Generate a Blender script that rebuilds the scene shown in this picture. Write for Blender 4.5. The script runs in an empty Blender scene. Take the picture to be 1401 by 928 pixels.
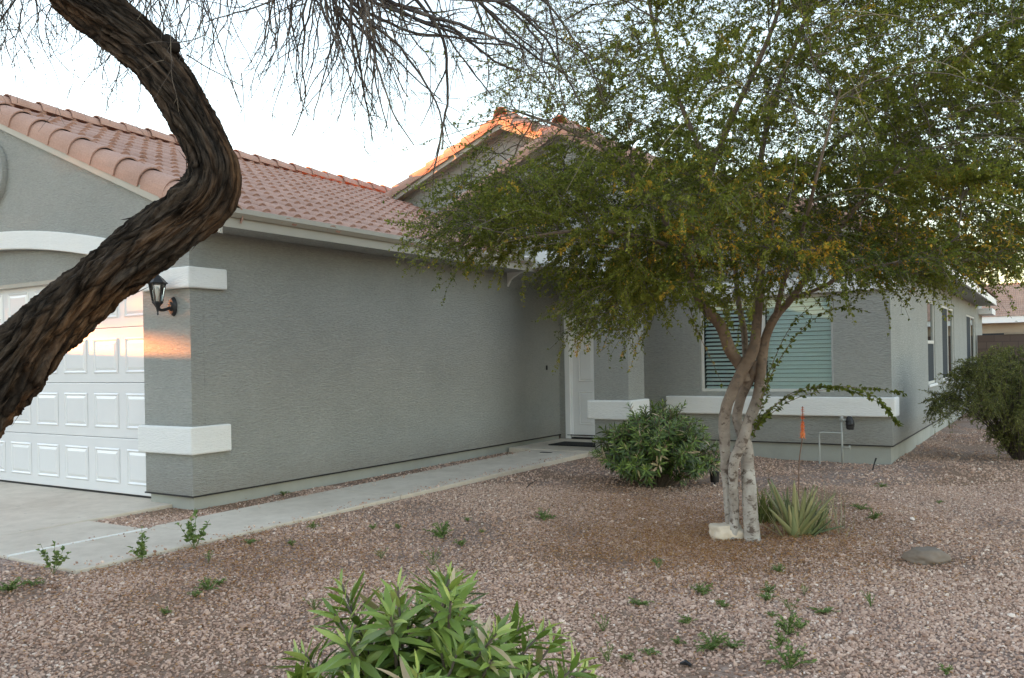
import bpy, math, random
import numpy as np
from mathutils import Vector, Matrix, noise as mnoise

rng = np.random.default_rng(7)
random.seed(7)
C = bpy.context.scene.collection
SC = bpy.context.scene

# ------------------------------------------------------------------ camera model (used to measure the place)
FPX = 1186.0; ROLL = math.radians(1.03); YAW = math.radians(32.3); CAMZ = 1.35
FW = np.array([-math.sin(YAW), math.cos(YAW), 0.0]); RT = np.array([math.cos(YAW), math.sin(YAW), 0.0]); UP = np.array([0, 0, 1.0])
def ray(u, v):
    du = u - 700.5; dv = v - 491.5
    a = du * math.cos(ROLL) - dv * math.sin(ROLL); b = du * math.sin(ROLL) + dv * math.cos(ROLL)
    return FW + RT * (a / FPX) - UP * (b / FPX)
def PZ(u, v, Z):
    return np.array([0, 0, CAMZ]) + ray(u, v) * Z
def GP(u, v, z=-0.2):
    d = ray(u, v); t = (z - CAMZ) / d[2]
    return np.array([0, 0, CAMZ]) + d * t

# ------------------------------------------------------------------ small helpers
def tag(o, label=None, cat=None, group=None, kind=None):
    if label: o['label'] = label
    if cat: o['category'] = cat
    if group: o['group'] = group
    if kind: o['kind'] = kind
    return o
def empty(name, loc, label=None, cat=None, group=None):
    o = bpy.data.objects.new(name, None); C.objects.link(o)
    o.location = loc; o.empty_display_size = 0.2
    return tag(o, label, cat, group)
def link(name, me, mat, parent=None):
    o = bpy.data.objects.new(name, me); C.objects.link(o)
    if mat is not None: me.materials.append(mat)
    if parent is not None:
        o.parent = parent
        p = parent; off = Vector((0, 0, 0))
        while p is not None:
            off += Vector(p.location); p = p.parent
        o.matrix_parent_inverse = Matrix.Translation(-Vector(off)) if parent.type == 'EMPTY' else Matrix.Identity(4)
    return o
def smooth(me, on=True):
    me.polygons.foreach_set('use_smooth', [on] * len(me.polygons))
def mesh_np(name, V, F, mat, parent=None, attrs=None, sm=False, vec=None):
    """V (n,3); F list of (m,k) index arrays"""
    me = bpy.data.meshes.new(name)
    V = np.asarray(V, dtype=np.float32)
    me.vertices.add(len(V)); me.vertices.foreach_set('co', V.ravel())
    F = [np.asarray(f, dtype=np.int32) for f in F if len(f)]
    loops = np.concatenate([f.ravel() for f in F]); counts = np.concatenate([np.full(len(f), f.shape[1], dtype=np.int32) for f in F])
    starts = np.concatenate([[0], np.cumsum(counts)[:-1]]).astype(np.int32)
    me.loops.add(len(loops)); me.loops.foreach_set('vertex_index', loops)
    me.polygons.add(len(counts)); me.polygons.foreach_set('loop_start', starts)
    if sm: me.polygons.foreach_set('use_smooth', np.ones(len(counts), dtype=bool))
    else: me.polygons.foreach_set('use_smooth', np.zeros(len(counts), dtype=bool))
    for k, a in (attrs or {}).items():
        at = me.attributes.new(k, 'FLOAT', 'POINT'); at.data.foreach_set('value', np.asarray(a, dtype=np.float32))
    for k, a in (vec or {}).items():
        at = me.attributes.new(k, 'FLOAT_VECTOR', 'POINT'); at.data.foreach_set('vector', np.asarray(a, dtype=np.float32).ravel())
    me.update(calc_edges=True); me.validate()
    return link(name, me, mat, parent)
class MB:
    def __init__(self): self.V = []; self.F = []
    def add(self, vs, fs):
        n = len(self.V); self.V += [tuple(v) for v in vs]; self.F += [tuple(i + n for i in f) for f in fs]; return self
    def box(self, x0, x1, y0, y1, z0, z1):
        return self.add([(x0,y0,z0),(x1,y0,z0),(x1,y1,z0),(x0,y1,z0),(x0,y0,z1),(x1,y0,z1),(x1,y1,z1),(x0,y1,z1)],
                        [(0,3,2,1),(4,5,6,7),(0,1,5,4),(1,2,6,5),(2,3,7,6),(3,0,4,7)])
    def prism_y(self, poly, y0, y1):          # poly in (x,z), seen from -Y counter-clockwise
        n = len(poly)
        vs = [(x, y0, z) for x, z in poly] + [(x, y1, z) for x, z in poly]
        fs = [tuple(range(n)), tuple(range(2*n-1, n-1, -1))] + [(i, i+n, (i+1) % n + n, (i+1) % n) for i in range(n)]
        return self.add(vs, fs)
    def prism_x(self, poly, x0, x1):          # poly in (y,z), seen from +X counter-clockwise
        n = len(poly)
        vs = [(x1, y, z) for y, z in poly] + [(x0, y, z) for y, z in poly]
        fs = [tuple(range(n)), tuple(range(2*n-1, n-1, -1))] + [(i, i+n, (i+1) % n + n, (i+1) % n) for i in range(n)]
        return self.add(vs, fs)
    def prism_z(self, poly, z0, z1):
        n = len(poly)
        vs = [(x, y, z1) for x, y in poly] + [(x, y, z0) for x, y in poly]
        fs = [tuple(range(n)), tuple(range(2*n-1, n-1, -1))] + [(i, i+n, (i+1) % n + n, (i+1) % n) for i in range(n)]
        return self.add(vs, fs)
    def tube(self, pts, rad, seg=10, cap=True):
        V, F, _ = tube_np(pts, rad, seg)
        n = len(V)
        fs = [tuple(f) for f in F]
        if cap:
            fs.append(tuple(range(seg-1, -1, -1))); fs.append(tuple(range(n-seg, n)))
        return self.add(V, fs)
    def lathe(self, prof, cx, cy, seg=16):
        vs = []; fs = []
        for r, z in prof:
            for k in range(seg):
                a = 2*math.pi*k/seg; vs.append((cx + r*math.cos(a), cy + r*math.sin(a), z))
        for i in range(len(prof)-1):
            for k in range(seg):
                k2 = (k+1) % seg; fs.append((i*seg+k, i*seg+k2, (i+1)*seg+k2, (i+1)*seg+k))
        fs.append(tuple(range(seg-1, -1, -1))); m = (len(prof)-1)*seg; fs.append(tuple(range(m, m+seg)))
        return self.add(vs, fs)
    def build(self, name, mat, parent=None, bevel=0, sm=False, seg=2):
        me = bpy.data.meshes.new(name); me.from_pydata(self.V, [], self.F); me.update()
        if sm: smooth(me)
        o = link(name, me, mat, parent)
        if bevel:
            b = o.modifiers.new('bevel', 'BEVEL'); b.width = bevel; b.segments = seg; b.limit_method = 'ANGLE'
        return o
def frames(P):
    T = np.gradient(P, axis=0); T /= np.linalg.norm(T, axis=1)[:, None] + 1e-9
    ref = np.array([0.0, 0, 1]) if abs(T[0][2]) < .8 else np.array([1.0, 0, 0])
    n = ref - T[0]*np.dot(ref, T[0]); n /= np.linalg.norm(n)
    N = []
    for t in T:
        n = n - t*np.dot(n, t); n /= np.linalg.norm(n) + 1e-9; N.append(n)
    N = np.array(N); B = np.cross(T, N)
    return T, N, B
def tube_np(pts, rad, seg):
    P = np.array(pts, float); rad = np.broadcast_to(np.array(rad, float), (len(P),))
    T, N, B = frames(P)
    a = np.arange(seg)*2*math.pi/seg
    V = P[:, None, :] + rad[:, None, None]*(np.cos(a)[None, :, None]*N[:, None, :] + np.sin(a)[None, :, None]*B[:, None, :])
    i = np.arange(len(P)-1)[:, None]; k = np.arange(seg)[None, :]; k2 = (k+1) % seg
    F = np.stack([i*seg+k, i*seg+k2, (i+1)*seg+k2, (i+1)*seg+k], -1).reshape(-1, 4)
    return V.reshape(-1, 3), F, (T, N, B)
def spline(pts, n):
    """Catmull-Rom through rows of pts (any width), n samples per span"""
    P = np.array(pts, float); P = np.vstack([2*P[0]-P[1], P, 2*P[-1]-P[-2]])
    out = []
    for i in range(1, len(P)-2):
        for k in range(n):
            t = k/n
            out.append(.5*((2*P[i]) + (-P[i-1]+P[i+1])*t + (2*P[i-1]-5*P[i]+4*P[i+1]-P[i+2])*t*t + (-P[i-1]+3*P[i]-3*P[i+1]+P[i+2])*t**3))
    out.append(P[-2]); return np.array(out)
def norm(a): return a/(np.linalg.norm(a, axis=-1, keepdims=True) + 1e-9)

# ------------------------------------------------------------------ materials
def newmat(name):
    m = bpy.data.materials.new(name); m.use_nodes = True
    nt = m.node_tree; b = nt.nodes['Principled BSDF']
    return m, nt, b
def N_(nt, t, **kw):
    n = nt.nodes.new(t)
    for k, v in kw.items():
        if k in n.inputs: n.inputs[k].default_value = v
        else: setattr(n, k, v)
    return n
def ramp(nt, fac, stops):
    r = nt.nodes.new('ShaderNodeValToRGB'); e = r.color_ramp.elements
    while len(e) < len(stops): e.new(.5)
    for el, (p, c) in zip(e, stops): el.position = p; el.color = (*c, 1) if len(c) == 3 else c
    nt.links.new(fac, r.inputs[0]); return r.outputs[0]
def coords(nt, scale=(1,1,1), rot=(0,0,0)):
    t = nt.nodes.new('ShaderNodeTexCoord'); m = nt.nodes.new('ShaderNodeMapping')
    m.inputs['Scale'].default_value = scale; m.inputs['Rotation'].default_value = rot
    nt.links.new(t.outputs['Object'], m.inputs[0]); return m.outputs[0]
def noise(nt, vec, scale, detail=4, rough=.55, dist=0):
    n = N_(nt, 'ShaderNodeTexNoise', Scale=scale, Detail=detail, Roughness=rough, Distortion=dist)
    nt.links.new(vec, n.inputs['Vector']); return n.outputs['Fac']
def bump(nt, b, h, strength, dist, prev=None):
    n = N_(nt, 'ShaderNodeBump', Strength=strength, Distance=dist); nt.links.new(h, n.inputs['Height'])
    if prev: nt.links.new(prev, n.inputs['Normal'])
    nt.links.new(n.outputs[0], b.inputs['Normal']); return n.outputs[0]
def mixc(nt, fac, a, bcol, mode='MIX'):
    n = nt.nodes.new('ShaderNodeMix'); n.data_type = 'RGBA'; n.blend_type = mode
    if hasattr(fac, 'node'): nt.links.new(fac, n.inputs[0])
    else: n.inputs[0].default_value = fac
    for s, c in ((6, a), (7, bcol)):
        if hasattr(c, 'node'): nt.links.new(c, n.inputs[s])
        else: n.inputs[s].default_value = (*c, 1)
    return n.outputs[2]
def math_(nt, op, a, b=None):
    n = nt.nodes.new('ShaderNodeMath'); n.operation = op
    for s, c in ((0, a), (1, b)):
        if c is None: continue
        if hasattr(c, 'node'): nt.links.new(c, n.inputs[s])
        else: n.inputs[s].default_value = c
    return n.outputs[0]

def stucco(name, base, bmp=1.0, var=.17):
    m, nt, b = newmat(name); v = coords(nt); vs = coords(nt, (.7, .7, 3.4))
    big = noise(nt, v, 1.3, 5, .6); fine = noise(nt, vs, 26, 4, .62, .4); grit = noise(nt, v, 150, 2, .5)
    streak = noise(nt, coords(nt, (.5, .5, 5)), 6, 5, .7)
    dk = tuple(c*(1-var) for c in base); lt = tuple(min(1, c*(1+var)) for c in base)
    col = ramp(nt, big, [(.3, dk), (.7, lt)])
    col = mixc(nt, .4, col, ramp(nt, streak, [(.35, tuple(c*.9 for c in base)), (.65, tuple(c*1.07 for c in base))]))
    col = mixc(nt, .35, col, ramp(nt, fine, [(.35, tuple(c*(1-.30*bmp**3) for c in base)), (.65, tuple(c*(1+.28*bmp**3) for c in base))]))
    sx = nt.nodes.new('ShaderNodeSeparateXYZ'); nt.links.new(v, sx.inputs[0])
    hgt = math_(nt, 'SUBTRACT', .30, sx.outputs['Z']); spl = math_(nt, 'MULTIPLY', math_(nt, 'MULTIPLY', hgt, 1.9), noise(nt, v, 7, 6, .75)); sp_ = nt.nodes.new('ShaderNodeClamp'); nt.links.new(spl, sp_.inputs[0])
    col = mixc(nt, sp_.outputs[0], col, (.30, .235, .18))
    run = ramp(nt, noise(nt, coords(nt, (2.4, 2.4, .22)), 2.6, 5, .7), [(.60, (0, 0, 0)), (.78, (.28, .28, .28))]); col = mixc(nt, run, col, tuple(c*1.22 for c in base))
    nt.links.new(col, b.inputs['Base Color']); b.inputs['Roughness'].default_value = .85; b.inputs['Specular IOR Level'].default_value = .3
    p = bump(nt, b, fine, .9*bmp, .045); bump(nt, b, grit, .3*bmp, .004, p)
    return m
def paint(name, base, rough=.5, bmp=.15, scale=60, var=.05, spec=.4):
    m, nt, b = newmat(name); v = coords(nt); big = noise(nt, v, 2.2, 5, .6)
    nt.links.new(ramp(nt, big, [(.3, tuple(c*(1-var) for c in base)), (.7, tuple(min(1, c*(1+var)) for c in base))]), b.inputs['Base Color'])
    b.inputs['Roughness'].default_value = rough; b.inputs['Specular IOR Level'].default_value = spec
    if bmp: bump(nt, b, noise(nt, v, scale, 3), bmp, .004)
    return m
M = {}
M['wall'] = stucco('grey_stucco', (.415, .42, .395))
M['trim'] = stucco('white_stucco', (.80, .80, .79), .45, .035)
M['foundation'] = paint('foundation_paint', (.36, .365, .33), .8, .5, 40, .1)
M['fascia'] = paint('fascia_paint', (.40, .37, .32), .55, .1, 30, .05)
M['white'] = paint('white_paint', (.82, .82, .83), .45, .04, 40, .03)
M['door'] = paint('garage_door_enamel', (.80, .80, .81), .22, .02, 14, .02, .9)
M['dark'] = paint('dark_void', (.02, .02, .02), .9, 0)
M['black'] = paint('black_metal', (.018, .018, .02), .42, .2, 120, .1)
M['frame'] = paint('window_frame', (.58, .57, .54), .5, .05)
M['blind'] = paint('blind_slat', (.86, .92, .92), .45, 0, 10, .02)
M['screen'] = paint('insect_screen', (.035, .042, .05), .8, .3, 300, .1, .2)
M['pipe'] = paint('painted_pipe', (.38, .39, .37), .5, .2, 60, .1)
M['stalk'] = paint('flower_stalk', (.19, .11, .075), .6, .1)
M['mat'] = paint('rubber_mat', (.02, .02, .022), .9, .6, 200)

def tile_mat():
    m, nt, b = newmat('terracotta_tile'); v = coords(nt)
    big = noise(nt, v, .9, 4); mid = noise(nt, coords(nt, (1, 3.2, 2.6)), 1.1, 2, .5); fine = noise(nt, v, 55, 4, .65)
    col = ramp(nt, mid, [(.3, (.34, .185, .135)), (.5, (.43, .245, .185)), (.72, (.53, .315, .245))])
    col = mixc(nt, .35, col, ramp(nt, big, [(.3, (.33, .185, .14)), (.7, (.53, .325, .255))]))
    col = mixc(nt, .3, col, ramp(nt, fine, [(.35, (.26, .16, .125)), (.65, (.56, .38, .31))]))
    nt.links.new(col, b.inputs['Base Color']); b.inputs['Roughness'].default_value = .8
    bump(nt, b, fine, .35, .006); return m
M['tile'] = tile_mat()
def concrete_mat():
    m, nt, b = newmat('broom_concrete'); v = coords(nt)
    big = noise(nt, v, .8, 6, .65); mid = noise(nt, v, 5, 6, .7); fine = noise(nt, v, 180, 3, .6)
    col = ramp(nt, big, [(.28, (.50, .42, .335)), (.5, (.60, .52, .43)), (.75, (.68, .60, .50))])
    col = mixc(nt, .35, col, ramp(nt, mid, [(.32, (.40, .335, .265)), (.62, (.68, .605, .51))]))
    spots = ramp(nt, noise(nt, v, 14, 2, .4), [(.2, (.4, .4, .4)), (.29, (1, 1, 1))])
    col = mixc(nt, .55, col, spots, 'MULTIPLY')
    nt.links.new(col, b.inputs['Base Color']); b.inputs['Roughness'].default_value = .85
    bump(nt, b, fine, .35, .004); return m
M['concrete'] = concrete_mat()
def ground_mat():
    m, nt, b = newmat('gravel_soil'); v = coords(nt)
    vo = N_(nt, 'ShaderNodeTexVoronoi', Scale=42.0); nt.links.new(v, vo.inputs['Vector'])
    big = noise(nt, v, .55, 5, .6); fine = noise(nt, v, 90, 4, .65)
    sep = nt.nodes.new('ShaderNodeSeparateColor'); nt.links.new(vo.outputs['Color'], sep.inputs[0])
    stone = ramp(nt, sep.outputs[0], [(0, (.13, .09, .07)), (.5, (.29, .20, .165)), (1, (.44, .33, .28))])
    soil = ramp(nt, fine, [(.3, (.14, .08, .045)), (.7, (.32, .19, .11))])
    col = mixc(nt, ramp(nt, big, [(.42, (.2, .2, .2)), (.62, (.85, .85, .85))]), stone, soil)
    nt.links.new(col, b.inputs['Base Color']); b.inputs['Roughness'].default_value = .95
    inv = math_(nt, 'SUBTRACT', 1.0, vo.outputs['Distance']); p = bump(nt, b, inv, .8, .012); bump(nt, b, fine, .4, .006, p)
    return m
M['ground'] = ground_mat()
def tint_mat(name, stops, rough=.6, transl=0, spec=.4, bumpy=0):
    m, nt, b = newmat(name); a = nt.nodes.new('ShaderNodeAttribute'); a.attribute_name = 'tint'
    col = ramp(nt, a.outputs['Fac'], stops); nt.links.new(col, b.inputs['Base Color'])
    b.inputs['Roughness'].default_value = rough; b.inputs['Specular IOR Level'].default_value = spec
    if bumpy: bump(nt, b, noise(nt, coords(nt), 120, 3), bumpy, .004)
    if transl:
        t = nt.nodes.new('ShaderNodeBsdfTranslucent'); nt.links.new(col, t.inputs['Color'])
        mx = nt.nodes.new('ShaderNodeMixShader'); mx.inputs[0].default_value = transl
        nt.links.new(b.outputs[0], mx.inputs[1]); nt.links.new(t.outputs[0], mx.inputs[2])
        nt.links.new(mx.outputs[0], nt.nodes['Material Output'].inputs['Surface'])
    return m
M['stone'] = tint_mat('pink_gravel', [(0, (.17, .10, .066)), (.25, (.37, .23, .17)), (.55, (.54, .36, .275)), (.8, (.68, .49, .39)), (1, (.86, .72, .62))], .85, 0, .3)
M['litter'] = tint_mat('dry_leaf_litter', [(0, (.20, .085, .03)), (.5, (.40, .20, .075)), (1, (.55, .34, .15))], .8, .1)
M['leaf'] = tint_mat('small_tree_leaf', [(0, (.055, .08, .016)), (.35, (.165, .20, .032)), (.7, (.32, .325, .055)), (.86, (.42, .37, .07)), (.93, (.60, .36, .04)), (1, (.70, .40, .05))], .5, .55, .35)
M['oleander'] = tint_mat('oleander_leaf', [(0, (.05, .085, .02)), (.4, (.14, .215, .04)), (.75, (.27, .36, .07)), (.9, (.44, .50, .14)), (.95, (.48, .36, .22)), (1, (.60, .47, .33))], .38, .2, .5)
M['fern'] = tint_mat('feathery_leaf', [(0, (.055, .07, .018)), (.5, (.14, .16, .04)), (1, (.27, .27, .075))], .6, .25)
M['weed'] = tint_mat('weed_leaf', [(0, (.07, .12, .03)), (.5, (.16, .235, .06)), (1, (.32, .38, .13))], .55, .25)
M['aloe'] = tint_mat('aloe_leaf', [(0, (.09, .12, .05)), (.45, (.19, .215, .09)), (.8, (.34, .32, .15)), (1, (.48, .38, .20))], .45, .05, .5)
M['flower'] = tint_mat('orange_flower', [(0, (.75, .10, .02)), (.6, (.95, .23, .06)), (1, (1.0, .42, .16))], .45, .25)
M['twig'] = tint_mat('thin_twig', [(0, (.028, .022, .02)), (.45, (.06, .046, .04)), (.75, (.15, .12, .095)), (1, (.30, .25, .16))], .8)
def bark_mat(name, kind):
    m, nt, b = newmat(name); a = nt.nodes.new('ShaderNodeAttribute'); a.attribute_name = 'bark'
    v = a.outputs['Vector']
    if kind == 'shaggy':
        f1 = noise(nt, v, 22, 7, .72, 1.2); f2 = noise(nt, v, 6, 4, .6, .5); f3 = noise(nt, v, 60, 4, .7, .3)
        col = ramp(nt, f1, [(.33, (.006, .004, .004)), (.46, (.025, .018, .014)), (.58, (.062, .046, .036)), (.75, (.16, .125, .10))])
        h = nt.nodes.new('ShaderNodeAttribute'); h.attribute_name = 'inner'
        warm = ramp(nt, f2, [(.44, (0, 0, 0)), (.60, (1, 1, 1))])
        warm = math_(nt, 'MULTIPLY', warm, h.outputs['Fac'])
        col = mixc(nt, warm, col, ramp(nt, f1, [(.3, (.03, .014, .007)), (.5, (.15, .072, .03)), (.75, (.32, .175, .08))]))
        col = mixc(nt, .35, col, ramp(nt, f3, [(.35, (.012, .009, .008)), (.7, (.17, .135, .105))]))
        nt.links.new(col, b.inputs['Base Color']); b.inputs['Roughness'].default_value = .9; b.inputs['Specular IOR Level'].default_value = .2
        vo = N_(nt, 'ShaderNodeTexVoronoi', Scale=15.0); vo.feature = 'DISTANCE_TO_EDGE'
        dn = nt.nodes.new('ShaderNodeTexNoise'); dn.inputs['Scale'].default_value = 9; nt.links.new(v, dn.inputs['Vector'])
        vm = nt.nodes.new('ShaderNodeVectorMath'); vm.operation = 'MULTIPLY_ADD'; nt.links.new(dn.outputs['Color'], vm.inputs[0]); vm.inputs[1].default_value = (.10, .10, .10); nt.links.new(v, vm.inputs[2]); nt.links.new(vm.outputs[0], vo.inputs['Vector'])
        plate = ramp(nt, vo.outputs['Distance'], [(.0, (.18, .18, .18)), (.07, (.75, .75, .75)), (.16, (1.15, 1.15, 1.15))]); col = mixc(nt, .9, col, plate, 'MULTIPLY'); nt.links.new(col, b.inputs['Base Color'])
        p = bump(nt, b, f1, 1.0, .018); p = bump(nt, b, plate, .9, .014, p); bump(nt, b, f3, .8, .006, p)
    else:
        f1 = noise(nt, v, 7, 5, .65, .4); rings = noise(nt, v, 26, 3, .6, .2)
        hh = nt.nodes.new('ShaderNodeAttribute'); hh.attribute_name = 'low'
        pale = ramp(nt, f1, [(.3, (.26, .22, .19)), (.55, (.44, .40, .36)), (.8, (.62, .585, .54))])
        tan = ramp(nt, f1, [(.3, (.12, .078, .055)), (.6, (.21, .15, .11)), (.8, (.28, .21, .16))])
        col = mixc(nt, hh.outputs['Fac'], tan, pale)
        dk = ramp(nt, rings, [(.36, (0, 0, 0)), (.47, (1, 1, 1))])
        col = mixc(nt, dk, (.12, .088, .07), col)
        nt.links.new(col, b.inputs['Base Color']); b.inputs['Roughness'].default_value = .8
        bump(nt, b, rings, .5, .006)
    return m
M['bark'] = bark_mat('mesquite_bark', 'shaggy'); M['palebark'] = bark_mat('pale_banded_bark', 'pale')
def glass_mat(name, tint, fac=.12):
    m, nt, b = newmat(name); nt.nodes.remove(b)
    g = N_(nt, 'ShaderNodeBsdfGlossy', Roughness=.02); g.inputs['Color'].default_value = (.9, .95, .95, 1)
    t = nt.nodes.new('ShaderNodeBsdfTransparent'); t.inputs['Color'].default_value = (*tint, 1)
    fr = N_(nt, 'ShaderNodeFresnel', IOR=1.5); k = math_(nt, 'ADD', fr.outputs[0], fac)
    mx = nt.nodes.new('ShaderNodeMixShader'); nt.links.new(k, mx.inputs[0]); nt.links.new(t.outputs[0], mx.inputs[1]); nt.links.new(g.outputs[0], mx.inputs[2])
    nt.links.new(mx.outputs[0], nt.nodes['Material Output'].inputs['Surface']); return m
M['glass'] = glass_mat('window_glass', (.93, .985, .985), -.01); M['sideglass'] = glass_mat('side_window_glass', (.35, .38, .38), .06)
M['lampglass'] = glass_mat('lantern_glass', (.93, .93, .9), .03)
def block_mat():
    m, nt, b = newmat('concrete_block'); v = coords(nt, (1, 1, 1), (math.radians(90), 0, 0))
    br = nt.nodes.new('ShaderNodeTexBrick'); nt.links.new(v, br.inputs['Vector'])
    for k, x in (('Scale', 1), ('Brick Width', .4), ('Row Height', .2), ('Mortar Size', .008)): br.inputs[k].default_value = x
    br.inputs['Color1'].default_value = (.135, .095, .08, 1); br.inputs['Color2'].default_value = (.165, .12, .10, 1); br.inputs['Mortar'].default_value = (.10, .072, .06, 1)
    nt.links.new(br.outputs[0], b.inputs['Base Color']); b.inputs['Roughness'].default_value = .9
    bump(nt, b, noise(nt, v, 60, 3), .4, .006); return m
M['block'] = block_mat()
M['tanwall'] = stucco('tan_stucco', (.42, .34, .26), .6); M['rock'] = paint('pale_rock', (.62, .52, .41), .85, .9, 22, .3); M['brownrock'] = paint('brown_rock', (.21, .165, .13), .85, .9, 18, .25)
M['farwall'] = stucco('beige_stucco', (.36, .30, .24), .6)

# ------------------------------------------------------------------ terrain
def sstep(a, b, x):
    t = np.clip((x-a)/(b-a), 0, 1); return t*t*(3-2*t)
def gz(x, y):
    x = np.asarray(x, float); y = np.asarray(y, float)
    z = -.15 - .115*sstep(-6.6, -3.0, x)
    z = z - .02*sstep(2, -3, y)
    z = z + .022*np.sin(x*1.7+.4)*np.sin(y*1.3) * sstep(-6.2, -5.2, x) + .012*np.sin(x*4.1+y*2.9) * sstep(-6.2, -5.4, x)
    return z
def gzf(x, y): return float(gz(x, y))
ax = np.concatenate([np.linspace(-420, -30, 14), np.linspace(-26, -9, 14), np.arange(-8.4, 4.01, .12), np.linspace(5, 20, 12), np.linspace(30, 420, 14)])
ay = np.concatenate([np.linspace(-420, -30, 14), np.linspace(-26, -2, 20), np.arange(-1.2, 16.01, .12), np.linspace(17, 45, 18), np.linspace(60, 600, 16)])
X, Y = np.meshgrid(ax, ay, indexing='ij'); Zg = gz(X, Y)
nx, ny = X.shape
i, j = np.meshgrid(np.arange(nx-1), np.arange(ny-1), indexing='ij')
Fg = np.stack([i*ny+j, (i+1)*ny+j, (i+1)*ny+j+1, i*ny+j+1], -1).reshape(-1, 4)
tag(mesh_np('ground', np.stack([X, Y, Zg], -1).reshape(-1, 3), [Fg], M['ground'], sm=True), 'reddish gravel and soil of the front yard', kind='structure')

# concrete
def slab(name, poly, ztop, label, thick=.14, mat='concrete', bev=.012):
    o = MB().prism_z(poly, -thick, 0).build(name, M[mat], bevel=bev); me = o.data
    for v in me.vertices: v.co.z += ztop(v.co.x, v.co.y) if callable(ztop) else ztop
    return tag(o, label, kind='structure')
zd = lambda x, y: -.108 + .012*(y-5.9) if y < 5.9 else -.108
slab('driveway', [(-16.2, -14), (-7.925, -14), (-7.925, 5.95), (-16.2, 5.95)], zd, 'pale concrete driveway before the garage door')
slab('driveway_strip', [(-7.91, 3.62), (-7.02, 3.62), (-7.02, 4.86), (-7.91, 4.86)], lambda x, y: -.128, 'concrete strip between driveway and walkway')
slab('walkway', [(-7.008, 3.62), (-6.08, 3.62), (-6.08, 4.98), (-7.1, 4.98), (-7.008, 4.86)], lambda x, y: -.128, 'first slab of the concrete front walk')
for y0, y1 in ((4.992, 7.3), (7.308, 9.6), (9.608, 11.75)):
    slab('walkway_slab', [(-7.1, y0), (-6.08, y0), (-6.08, y1), (-7.1, y1)], lambda x, y: -.128+.006*(y-5), 'concrete walk slab along the garage wall')
slab('porch_floor', [(-7.53, 11.757), (-5.3, 11.757), (-5.3, 13.49), (-7.53, 13.49)], -.075, 'concrete porch floor by the front door')
MB().box(-7.018, -7.010, 3.62, 4.86, -.2, -.118).build('expansion_joint', M['white'])['kind'] = 'structure'
# ------------------------------------------------------------------ the house
H = empty('house', (-7.54, 5.76, 0), 'grey stucco house with white trim bands, tiled roof and wide white garage door', 'house')
XS = -7.54; YG = 5.76; YF = 13.5; XR = -2.06
zr = lambda x: 2.95 - .41*(x+7.1)              # garage roof, crest height
zm = lambda x: 5.80 - .41*abs(x+8.53)          # main roof
XRG = -11.8

# garage front: gable above an arched opening
arch = lambda x: 2.84 - .035*(x+11.8)**2
xs = np.linspace(-15.28, -8.32, 33)
top = lambda x: (zr(x) if x > XRG else zr(2*XRG-x)) - .2
poly = [(-16.06, 0), (-15.28, 0)] + [(x, arch(x)) for x in xs] + [(-8.32, 0), (XS, 0), (XS, top(XS)), (XRG, top(XRG)), (-16.06, top(-16.06))]
MB().prism_y(poly, YG, YG+.16).build('garage_gable_wall', M['wall'], H)
poly = [(-15.4, 2.40)] + [(-8.2, 2.40)] + [(x, max(2.405, arch(x)+.03)) for x in xs[::-1]]
MB().prism_y(poly, YG+.07, YG+.15).build('door_header', M['wall'], H)
MB().box(-15.3, -8.318, YG+.065, YG+.20, 2.35, 2.398).build('header_lip', M['fascia'], H)
# arched trim band
o_, i_ = [], []
for x in np.linspace(-15.3, -8.30, 41):
    o_.append((x, arch(x)+.22)); i_.append((x, arch(x)))
MB().prism_y(i_ + o_[::-1], YG-.055, YG-.002).build('arch_trim', M['trim'], H, bevel=.012)
def corner_band(z0, z1):
    p = .055
    MB().prism_z([(-8.38, YG-p), (XS+p, YG-p), (XS+p, 6.22), (XS+.002, 6.22), (XS+.002, YG-.002), (-8.38, YG-.002)], z0, z1).build('trim_band', M['trim'], H, bevel=.02, seg=3)
corner_band(.425, .715)
MB().prism_z([(-8.298, YG-.055), (XS+.055, YG-.055), (XS+.055, 6.2), (XS+.002, 6.2), (XS+.002, YG-.002), (-8.298, YG-.002)], 2.14, 2.36).build('trim_band', M['trim'], H, bevel=.02, seg=3)
# side wall, foundation, weep screed
MB().box(XS-.16, XS, YG+.162, YF+.1, 0, 2.9).build('side_wall', M['wall'], H)
F = MB(); F.box(-8.28, XS-.03, YG+.03, YF, -.6, -.002); F.build('foundation', M['foundation'], H)
F = MB(); F.box(-5.3, XR-.03, YF+.03, 29, -.8, -.002); F.build('foundation', M['foundation'], H)
S = MB(); S.prism_z([(-8.33, YG-.012), (XS+.012, YG-.012), (XS+.012, YF), (XS-.02, YF), (XS-.02, YG+.02), (-8.33, YG+.02)], -.016, -.001)
S.build('weep_screed', M['black'], H)
S = MB(); S.prism_z([(-7.4, YF-.012), (XR+.012, YF-.012), (XR+.012, 31), (XR-.02, 31), (XR-.02, YF+.02), (-7.4, YF+.02)], -.016, -.001)
S.build('weep_screed', M['black'], H)
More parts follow.
